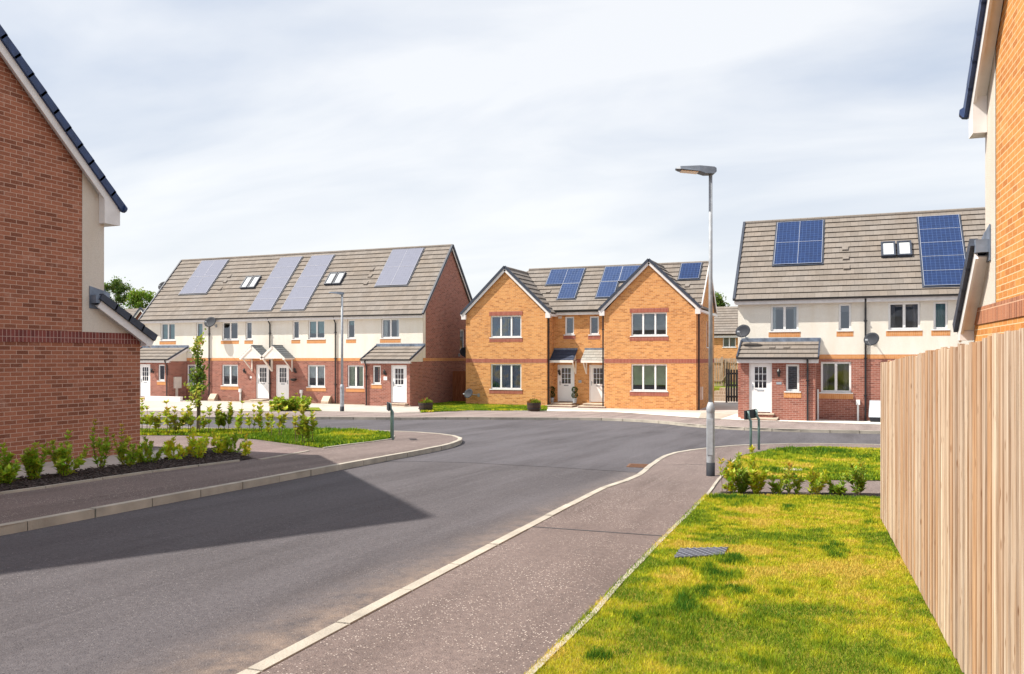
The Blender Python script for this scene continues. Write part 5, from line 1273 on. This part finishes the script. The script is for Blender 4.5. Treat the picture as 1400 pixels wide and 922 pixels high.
def shrub(name, label, cat, px, py, top_py, wpx, n_stem, n_leaf, cols, seed, group=None, leaf=(.055, .016), bare=.12, spread=.5, base=None, tip=YEL, dense=1.):
    """open, uneven shrub: a few leaning shoots set with whorls of leaves, yellow young growth at the tips"""
    r = random.Random(seed); b = base or G(px, py); t = depth(b); H = (py - top_py) / F_PX * t; Wd = wpx / F_PX * t / 2 * 1.15
    root = thing(name, b, label, cat, group); st = MB(); leaves = []; a0 = r.uniform(0, 6.28); K = max(2, n_stem)
    shoots = []
    for k in range(K):
        a = a0 + 6.28 * k / K + r.uniform(-.5, .5); rr = Wd * r.uniform(.45, 1.1); h = H * r.uniform(.45, .85)
        if k == 0: rr *= .35; h = H
        e = b + Vector((math.cos(a) * rr, math.sin(a) * rr, h)); p0 = b + Vector((math.cos(a) * .03, math.sin(a) * .03, -.03))
        mid = p0.lerp(e, .5) + Vector((math.cos(a), math.sin(a), -.35)) * rr * (.5 - spread) * .6 + rv(r, .03 * H)
        pts = [p0, p0.lerp(mid, .5) + rv(r, .012 * H), mid, mid.lerp(e, .5) + rv(r, .02 * H), e]; shoots.append((pts, 1.))
        for q in range(r.choice((0, 1, 1, 2))):                     # side shoots
            u = r.uniform(.25, .7); s0 = pts[1].lerp(pts[3], u); d = Vector((r.gauss(0, 1), r.gauss(0, 1), 1.1)).normalized(); Ls = H * r.uniform(.16, .34)
            shoots.append(([s0, s0 + d * Ls * .3, s0 + d * Ls * .55, s0 + d * Ls * .8, s0 + d * Ls + Vector((0, 0, Ls * .1))], .55))
    tot = sum(x[1] for x in shoots); tone0 = r.random()
    for pts, wgt in shoots:
        rad = max(.005, H * .011) * wgt
        st.tube(pts, [rad, rad * .9, rad * .75, rad * .55, rad * .3], 5)
        nl = max(10, int(n_leaf * wgt / tot)); nw = max(3, nl // 5); bz = bare if wgt == 1. else 0.
        for w_ in range(nw):
            u = bz + (1 - bz) * (w_ + r.uniform(.1, .9)) / nw; q = u * 4; j = min(3, int(q)); p = pts[j].lerp(pts[j + 1], q - j); ax = (pts[j + 1] - pts[j]).normalized(); tone = r.random()
            big = (1.15 - .55 * abs(u - .45)) * r.uniform(.75, 1.15)
            for i in range(5 if u < .93 else 8):
                ang = w_ * 1.1 + i * 1.26 + r.uniform(-.3, .3)
                sd = ax.orthogonal().normalized(); sd = (sd * math.cos(ang) + ax.cross(sd) * math.sin(ang)).normalized()
                d = sd + ax * r.uniform(.5, 1.25) + rv(r, .12); L = leaf[0] * big * r.uniform(.8, 1.2)
                c = lerp(cols[0], cols[1], min(1, max(0, .5 * tone + .5 * r.random() + .25 * (tone0 - .5)))); hz_ = (p.z - b.z) / max(.01, H)
                c = lerp(c, tip, min(1, max(0, (hz_ - .5) / .45)) * r.uniform(.3, 1.)); c = tuple(x * r.uniform(.75, 1.25) for x in c)
                leaves.append((p + rv(r, .006), d, ax, L, leaf[1] * r.uniform(.85, 1.2) * (L / leaf[0]), c))
    st.build('stems', M['stem'], root, root); leaf_mesh('foliage', leaves, M['leaf'], root, root); return root
bedsh = [ # px, py, top, width, stems, leaves, tip, label
 (8, 663, 611, 44, 12, 1000, LIME, 'dense green shrub at the left edge of the picture in the bark bed'),
 (47, 657, 606, 38, 9, 800, LIME, 'second shrub from the left edge, green with ragged top'),
 (88, 652, 591, 46, 11, 950, LIME, 'broad bushy shrub with a raised shoot, third from the left edge'),
 (138, 641, 575, 34, 4, 360, BRONZE, 'thin leggy shrub with one tall bronze shoot before the brick wall'),
 (173, 638, 582, 36, 8, 650, BRONZE, 'shrub under the brick corner with a leaning tip shoot'),
 (204, 633, 597, 34, 7, 520, LIME, 'low V-shaped shrub just right of the brick corner'),
 (239, 629, 600, 38, 8, 560, YEL, 'small lime shrub in the bed between the V-shaped and the golden one'),
 (271, 627, 585, 36, 10, 800, YEL, 'brightest golden shrub in the bed, below the young tree'),
 (298, 621, 589, 32, 8, 620, YEL, 'yellow-green shrub right of the golden one'),
 (319, 620, 589, 32, 9, 620, LIME, 'rounded green shrub near the pointed end of the bed'),
 (337, 624, 597, 16, 3, 170, YEL, 'little sprig at the very tip of the bark bed')]
for i, (x, y, tp, w, ns, nl_, tipc, lb_) in enumerate(bedsh):
    cols = (GREEN, LIME) if tipc is not YEL else ((.36, .44, .03), (.72, .66, .04))
    cols = tuple(tuple(min(.75, v * 1.6) for v in q) for q in cols)
    shrub('bed_shrub', lb_, 'shrub', x, y, tp, w, max(3, int(ns * .65)), int(nl_ * .8), cols, 30 + i, 'shrubs in the bark bed by the left house', (.088, .022), .08, .3, tip=tipc)
sap = [(192, 593, 546, 14), (203, 593.5, 553, 14), (215.5, 594, 562, 11), (229, 594.5, 550, 12), (240, 594.5, 556, 12), (248, 594, 560, 13), (259, 594.5, 555, 10), (283, 595, 556, 13), (299, 593, 556, 16), (310, 593, 552, 16), (328, 596, 551, 14), (345, 594, 556, 10), (357, 594, 552, 14), (370, 598.5, 556, 14), (382, 601, 553, 14), (405, 607, 560, 12), (415, 607.5, 556, 16), (426, 607, 562, 12)]
saplab = ['sapling nearest the brick corner, leafy top', 'second sapling from the brick corner', 'short sapling, third from the brick corner', 'fourth sapling out from the brick corner, tall and thin', 'fifth sapling from the brick corner', 'sapling two left of the young tree', 'spindly sapling just left of the young tree', 'spindly sapling just right of the young tree', 'left one of the dark leafy pair right of the young tree', 'right one of the dark leafy pair right of the young tree', 'leaning sapling under the row\'s middle window, right of the leafy pair', 'thin sapling two to the right of the leaning one', 'sapling left of the two that stand before the doors', 'first of the two saplings before the hedge', 'second of the two saplings before the hedge', 'left stem of the last sapling clump on the lawn', 'fullest stem, middle of the last sapling clump', 'right stem of the last sapling clump, nearest the sign']
for i, ((x, y, tp, w), lb_) in enumerate(zip(sap, saplab)):
    shrub('sapling', lb_, 'sapling', x, y, tp, w * 1.25, 2, 90 if i not in (8, 9, 16) else 190, ((.30, .38, .04), (.52, .56, .07)) if i not in (8, 9, 16) else (GREEN, LIME), 80 + i, 'saplings planted on the left lawn', (.135, .045), .30, .5, tip=(.66, .62, .10))
rsh = [(990, 675, 628, 18, 2, 90, 'leggy sprout leaning over the path edging by the lamp post', YEL, .45), (1001, 674, 634, 20, 4, 260, 'slim laurel between the leggy sprout and the tall dark laurel', YEL, .15), (1014, 675, 622, 26, 6, 520, 'bushy laurel left of the tallest one', LIME, .06),
       (1033, 676, 613, 26, 7, 640, 'tallest laurel, in front of the sign posts', YEL, .04), (1061, 677, 653, 18, 4, 170, 'smallest laurel tuft on the far edge of the near lawn', LIME, .05), (1081, 678, 633, 26, 5, 260, 'laurel with bronze and yellow leaves, mid row', BRONZE, .1),
       (1113, 677, 639, 34, 6, 380, 'spreading yellow laurel, third from the fence', YEL, .06), (1147, 677, 655, 26, 5, 260, 'low green laurel next to the one nearest the fence', LIME, .05), (1173, 677.5, 628, 34, 6, 420, 'green laurel nearest the pale fence', LIME, .05)]
for i, (x, y, tp, w, ns, nl_, lb_, tipc, ba) in enumerate(rsh):
    cols = ((.13, .22, .025), (.32, .42, .035)) if tipc is not YEL else ((.26, .36, .03), (.54, .56, .04))
    shrub('laurel', lb_, 'shrub', x, y, tp, w, max(2, int(ns * .7)), int(nl_ * .75), cols, 130 + i, 'laurels between the near lawn and the side path', (.09, .018), ba + .06, .4, tip=tipc)
for i, (x, w, lb_) in enumerate(((383, 30, 'left hedge bush before the canopied doors'), (409, 32, 'right hedge bush, beside the canopied doors'))):
    shrub('hedge_bush', lb_, 'shrub', x, 562, 539.5, w, 20, 1500, ((.20, .30, .02), (.42, .52, .04)), 160 + i, 'round bushes before the left row', (.15, .05), .0, .2, tip=(.55, .60, .06))
# young street tree
def young_tree():
    b = G(270, 592); t = depth(b); H = (592 - 459) / F_PX * t; r = random.Random(3)
    root = thing('young_tree', b, 'slender young tree with dark green foliage on the left lawn', 'tree'); m = MB()
    trunk = [b, b + Vector((.02, 0, H * .3)), b + Vector((-.02, 0, H * .55)), b + Vector((.0, .02, H * .8)), b + Vector((-.05, 0, H * .97))]
    m.tube(trunk, [.035, .03, .024, .014, .006], 7); lv = []
    for k in range(36):
        u = r.uniform(.22, .93); p = b + Vector((0, 0, H * u)); a = r.uniform(0, 6.28); L = H * (.07 if u > .7 else (.085 if u > .38 else .17)) * r.uniform(.6, 1.1)
        if .28 < u < .38 and r.random() < .6: continue
        e = p + Vector((math.cos(a) * L, math.sin(a) * L, L * r.uniform(.7, 1.6)))
        m.tube([p, p.lerp(e, .5) + rv(r, .01), e], [.010, .007, .003], 4)
        n = int(34 if u < .75 else 22)
        for i in range(n):
            q = p.lerp(e, r.uniform(.15, 1.05)) + rv(r, .045)
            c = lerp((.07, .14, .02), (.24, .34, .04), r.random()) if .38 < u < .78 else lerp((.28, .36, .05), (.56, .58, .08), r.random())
            lv.append((q, rv(r), rv(r), .085 * r.uniform(.7, 1.2), .03, tuple(x * r.uniform(.8, 1.2) for x in c)))
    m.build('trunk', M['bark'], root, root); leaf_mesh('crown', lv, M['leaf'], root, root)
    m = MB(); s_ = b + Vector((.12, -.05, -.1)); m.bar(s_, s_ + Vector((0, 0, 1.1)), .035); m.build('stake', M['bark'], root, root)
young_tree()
def big_tree(label, px, py_top, w_px, Yd, seed, c0, c1):
    c = at(px, 489, Yd); t = depth((c[0], Yd)); top = CZ + (HOR - py_top) / F_PX * t; Wd = w_px / F_PX * t / 2; r = random.Random(seed)
    b = Vector((c[0], Yd, 0)); root = thing('tree', b, label, 'tree', 'trees beyond the houses'); m = MB(); m.tube([b, b + Vector((0, 0, top * .5)), b + Vector((.3, 0, top * .85))], [.32, .22, .06], 8); lv = []
    for k in range(42):
        a = r.uniform(0, 6.28); rr = Wd * math.sqrt(r.random()) * .95; z = top * r.uniform(.42, .97); lim = math.sqrt(max(0, 1 - ((z / top - .62) / .40) ** 2)); rr *= lim
        e = b + Vector((math.cos(a) * rr, math.sin(a) * rr, z)); m.tube([b + Vector((0, 0, top * r.uniform(.3, .6))), e], [.09, .02], 4)
        cs = r.uniform(.5, 1.05); tone = r.random()
        for i in range(230):
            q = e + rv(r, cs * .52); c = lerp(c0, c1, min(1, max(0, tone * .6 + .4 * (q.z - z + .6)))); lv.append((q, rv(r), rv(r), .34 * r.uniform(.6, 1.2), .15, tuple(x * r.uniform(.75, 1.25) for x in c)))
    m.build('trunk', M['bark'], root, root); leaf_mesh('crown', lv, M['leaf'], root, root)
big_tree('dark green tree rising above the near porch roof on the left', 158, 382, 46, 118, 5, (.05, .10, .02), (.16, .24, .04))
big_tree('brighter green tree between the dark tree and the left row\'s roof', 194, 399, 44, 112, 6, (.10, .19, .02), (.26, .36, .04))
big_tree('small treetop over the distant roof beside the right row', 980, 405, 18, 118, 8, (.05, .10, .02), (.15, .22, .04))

# tubs and pots
def tub(label, px, py, seed, r0=.34, h=.42):
    b = G(px, py); root = thing('planter', b, label, 'planter', 'barrel planters'); m = MB()
    m.lathe(b, [(r0 * .8, 0), (r0 * .95, h * .5), (r0, h), (r0 * .9, h), (r0 * .88, h * .85), (.01, h * .84)], 18); m.build('tub', M['tub'], root, root)
    m = MB()
    for z in (.12, .32): m.lathe(b, [(r0 * .9, z), (r0 * 1.0, z), (r0 * 1.01, z + .04), (r0 * .9, z + .04)], 18)
    m.build('hoop', M['black'], root, root)
    r = random.Random(seed); lv = []
    for i in range(420):
        a = r.uniform(0, 6.28); rr = r0 * .85 * math.sqrt(r.random()); z = h * .86 + (.26 * (1 - rr / r0)) * r.random(); red = (math.cos(a) < -.3 and r.random() < .5)
        lv.append((b + Vector((math.cos(a) * rr, math.sin(a) * rr, z)), Vector((math.cos(a) * .5, math.sin(a) * .5, r.uniform(.3, 1))), rv(r), .11, .022, (.5, .1, .06) if red else lerp((.10, .17, .02), (.30, .34, .03), r.random())))
    leaf_mesh('foliage', lv, M['leaf'], root, root)
tub('dark barrel planter near the right end porch of the left row', 582, 563, 1); tub('dark barrel planter on the verge before the left orange house', 730, 562.5, 2)
def topiary(label, x, y, z):
    b = Vector((x, y, z)); root = thing('potted_topiary', b, label, 'potted plant', 'topiaries beside the door'); m = MB(); m.lathe(b, [(.09, 0), (.13, .25), (.15, .27), (.12, .27), (.01, .24)], 12); m.build('pot', M['metal_grey'], root, root)
    r = random.Random(int(x * 100)); lv = []; m = MB(); m.tube([b + Vector((0, 0, .2)), b + Vector((0, 0, .75))], .015, 6); m.build('stem', M['bark'], root, root)
    for cz_, rad in ((.42, .16), (.72, .15)):
        for i in range(380):
            d = rv(r).normalized(); lv.append((b + Vector((0, 0, cz_)) + d * rad * r.uniform(.8, 1), d + rv(r, .5), rv(r), .05, .018, lerp((.015, .04, .012), (.05, .10, .02), r.random())))
    leaf_mesh('foliage', lv, M['leaf'], root, root)
topiary('ball topiary left of the left orange house door', dl[0] - .16, CRY - .45, .2); topiary('ball topiary right of the left orange house door', dl[1] + .16, CRY - .45, .2)

# ------------------------------------------------------------------ grass
def pt_in(poly, x, y):
    ins = np.zeros(len(x), bool); n = len(poly)
    for i in range(n):
        x0, y0 = poly[i]; x1, y1 = poly[(i + 1) % n]
        c = ((y0 > y) != (y1 > y)) & (x < (x1 - x0) * (y - y0) / ((y1 - y0) if y1 != y0 else 1e-9) + x0); ins ^= c
    return ins
def vnoise(x, y, s, seed):
    rs = np.random.RandomState(seed); g_ = rs.rand(128, 128); X = x / s; Y_ = y / s; i = np.floor(X).astype(int); j = np.floor(Y_).astype(int); u = X - i; v = Y_ - j; u = u * u * (3 - 2 * u); v = v * v * (3 - 2 * v)
    q = lambda a, b: g_[a % 128, b % 128]
    return (q(i, j) * (1 - u) + q(i + 1, j) * u) * (1 - v) + (q(i, j + 1) * (1 - u) + q(i + 1, j + 1) * u) * v
def grass(name, label, poly, dens_near, patches, seed, h0=.028, wid=.0022, ymax=40, ymin=2.2, green=0., hole=None):
    rs = np.random.RandomState(seed); xs = [p[0] for p in poly]; ys = [p[1] for p in poly]
    x0, x1, y0, y1 = min(xs), max(xs), max(ymin, min(ys)), min(ymax, max(ys)); N = int((x1 - x0) * (y1 - y0) * dens_near)
    x = rs.uniform(x0, x1, N); y = rs.uniform(y0, y1, N); k = pt_in(poly, x, y)
    if hole: k &= ~pt_in(hole, x, y)
    d = y * CT - x * ST; k &= rs.rand(N) < np.clip((4.2 / np.maximum(d, .5)) ** 1.1, .05, 1) if dens_near > 3000 else k
    x, y, d = x[k], y[k], d[k]; N = len(x)
    a = (x * CT + y * ST) / d; k = (a > -.75) & (a < .68); x, y, d = x[k], y[k], d[k]; N = len(x)
    tuft = np.zeros(N)
    for cx, cy, rx, ry, s in patches:
        n_ = vnoise(x, y, .12, 3) * .9 + vnoise(x, y, .045, 4) * .5
        tuft = np.maximum(tuft, s * np.clip((1.5 - ((x - cx) / rx) ** 2 * .7 - ((y - cy) / ry) ** 2 * .7 - n_ * 1.0) * 1.0, 0, 1))
    base = vnoise(x, y, .95, 17) * .34 + vnoise(x, y, .40, 11) * .26 + vnoise(x, y, .15, 12) * .24 + vnoise(x, y, .05, 13) * .16
    g_ = np.clip((base - .5 + green) * 3.2 + .54, 0, 1) * .84; g_ = np.maximum(g_, np.clip(tuft * 1.3, 0, 1) * 1.0)
    h = h0 * (rs.uniform(.5, 1.25, N) + tuft * rs.uniform(.6, 1.9, N)); w = wid * rs.uniform(.7, 1.3, N) * np.clip(d / 4.5, .8, 5); h *= np.clip(d / 9, 1, 1.5)
    an = rs.uniform(0, 2 * np.pi, N); ln = rs.uniform(.15, .9, N) * h; la = rs.uniform(0, 2 * np.pi, N)
    z = .0265 * (40 - np.minimum(y, 40)) + .004
    V = np.zeros((N, 3, 3)); V[:, 0] = np.stack([x - np.cos(an) * w, y - np.sin(an) * w, z], 1); V[:, 1] = np.stack([x + np.cos(an) * w, y + np.sin(an) * w, z], 1)
    V[:, 2] = np.stack([x + np.cos(la) * ln, y + np.sin(la) * ln, z + h], 1)
    straw = np.array((.66, .49, .10)); yel = np.array((.54, .52, .022)); mid = np.array((.27, .37, .015)); grn = np.array((.035, .135, .008))
    gg = np.clip(g_ + rs.normal(0, .10, N), 0, 1)[:, None]
    c = np.where(gg < .33, straw + (yel - straw) * gg / .33, np.where(gg < .66, yel + (mid - yel) * (gg - .33) / .33, mid + (grn - mid) * (gg - .66) / .34)) * rs.uniform(.75, 1.2, (N, 1))
    me = bpy.data.meshes.new(name); me.vertices.add(3 * N); me.vertices.foreach_set('co', V.ravel()); me.loops.add(3 * N); me.loops.foreach_set('vertex_index', np.arange(3 * N)); me.polygons.add(N); me.polygons.foreach_set('loop_start', np.arange(0, 3 * N, 3)); me.polygons.foreach_set('loop_total', np.full(N, 3)); me.update()
    at_ = me.color_attributes.new('Col', 'FLOAT_COLOR', 'CORNER'); cc_ = np.ones((N, 3, 4)); cc_[:, :, :3] = c[:, None, :]; at_.data.foreach_set('color', cc_.ravel()); me.materials.append(M['blade'])
    o = bpy.data.objects.new(name, me); COL.objects.link(o); tag(o, label, 'grass', kind='stuff'); return N
def pxp(lst):
    o = []
    for x, y, rx, ry, s in lst:
        c = G(x, y); e = G(x + rx, y); f_ = G(x, y - ry) if y - ry > 560 else c; o.append((c.x, c.y, max(.05, (e - c).length), max(.08, (f_ - c).length), s))
    return o
P1 = pxp([(1002, 684, 42, 5, 1), (1083, 697, 20, 5, .8), (955, 728, 12, 3, .6), (970, 726, 22, 4, .8), (1068, 736, 24, 6, .6), (1040, 745, 22, 6, .4), (1140, 754, 24, 10, 1.3), (1192, 716, 16, 5, .8), (1185, 705, 8, 4, .5), (950, 775, 40, 6, 1), (1000, 768, 34, 8, .9), (985, 790, 40, 12, .9), (955, 815, 45, 14, 1.1), (880, 846, 55, 11, 1.1), (935, 835, 55, 16, 1), (1000, 815, 40, 14, .8), (1072, 810, 22, 8, .9), (1125, 800, 18, 7, .5), (812, 903, 24, 11, 1.3), (1042, 850, 30, 14, .6), (1135, 875, 28, 16, .7), (1230, 905, 22, 10, 1), (1040, 905, 34, 12, .7), (1165, 830, 12, 6, .3), (930, 870, 40, 16, .5), (1080, 930, 30, 14, .6), (1200, 860, 10, 8, .3)])
cvh = [(cc[0] + (p[0] - cc[0]) * 1.02, cc[1] + (p[1] - cc[1]) * 1.02) for p in cv]
n1 = grass('grass', 'short yellow-green grass with dark tufts on the near lawn', [(p[0] - .035, p[1]) if p[0] < -1 else p for p in near_lawn], 17000, P1, 1, hole=cvh, h0=.026)
P2 = pxp([(1120, 620, 60, 4, .9), (1180, 628, 30, 4, .9), (1060, 627, 30, 4, .7), (1140, 640, 25, 3, .6), (1050, 645, 20, 3, .8), (1170, 648, 30, 3, .4), (1080, 618, 30, 3, .9)])
n2 = grass('grass', 'greener grass on the farther right lawn behind the laurels', l2, 2600, P2, 2, .035, .004, green=.06)
P3 = pxp([(430, 592, 40, 2, 1), (470, 592, 20, 2, .6), (400, 601, 30, 3, .7), (300, 593, 60, 2, .6), (440, 603, 12, 2, .8)])
n3 = grass('grass', 'bright green grass on the left lawn under the saplings', ll, 900, P3, 3, .05, .006, green=.16)
n4 = grass('grass', 'narrow strip of grass along the front of the left orange house', vl, 900, [], 4, .06, .007, ymax=44, green=.12)
print('grass blades', n1, n2, n3, n4)

# bark chips in the shrub bed
rs = random.Random(9); m = MB(); bb_ = bed
xs = [p[0] for p in bb_]; ys = [p[1] for p in bb_]
cnt = 0
while cnt < 2600:
    x = rs.uniform(min(xs), max(xs)); y = rs.uniform(6, max(ys))
    if not pt_in(bb_, np.array([x]), np.array([y]))[0]: continue
    cnt += 1; a = rs.uniform(0, 6.28); L = rs.uniform(.015, .05); d = Vector((math.cos(a), math.sin(a), rs.uniform(-.4, .4))) * L; p_ = Vector((x, y, zg(y) + .012 + rs.random() * .02)); m.bar(p_ - d, p_ + d, rs.uniform(.012, .03), .008)
ch = m.build('bark_chips', plain('bark_chip', (.05, .035, .032), .9, .6, 30)); tag(ch, 'dark bark chips covering the shrub bed by the left house', 'bark chips', kind='stuff')
for o in bpy.data.objects:
    if '_local' in o: del o['_local']
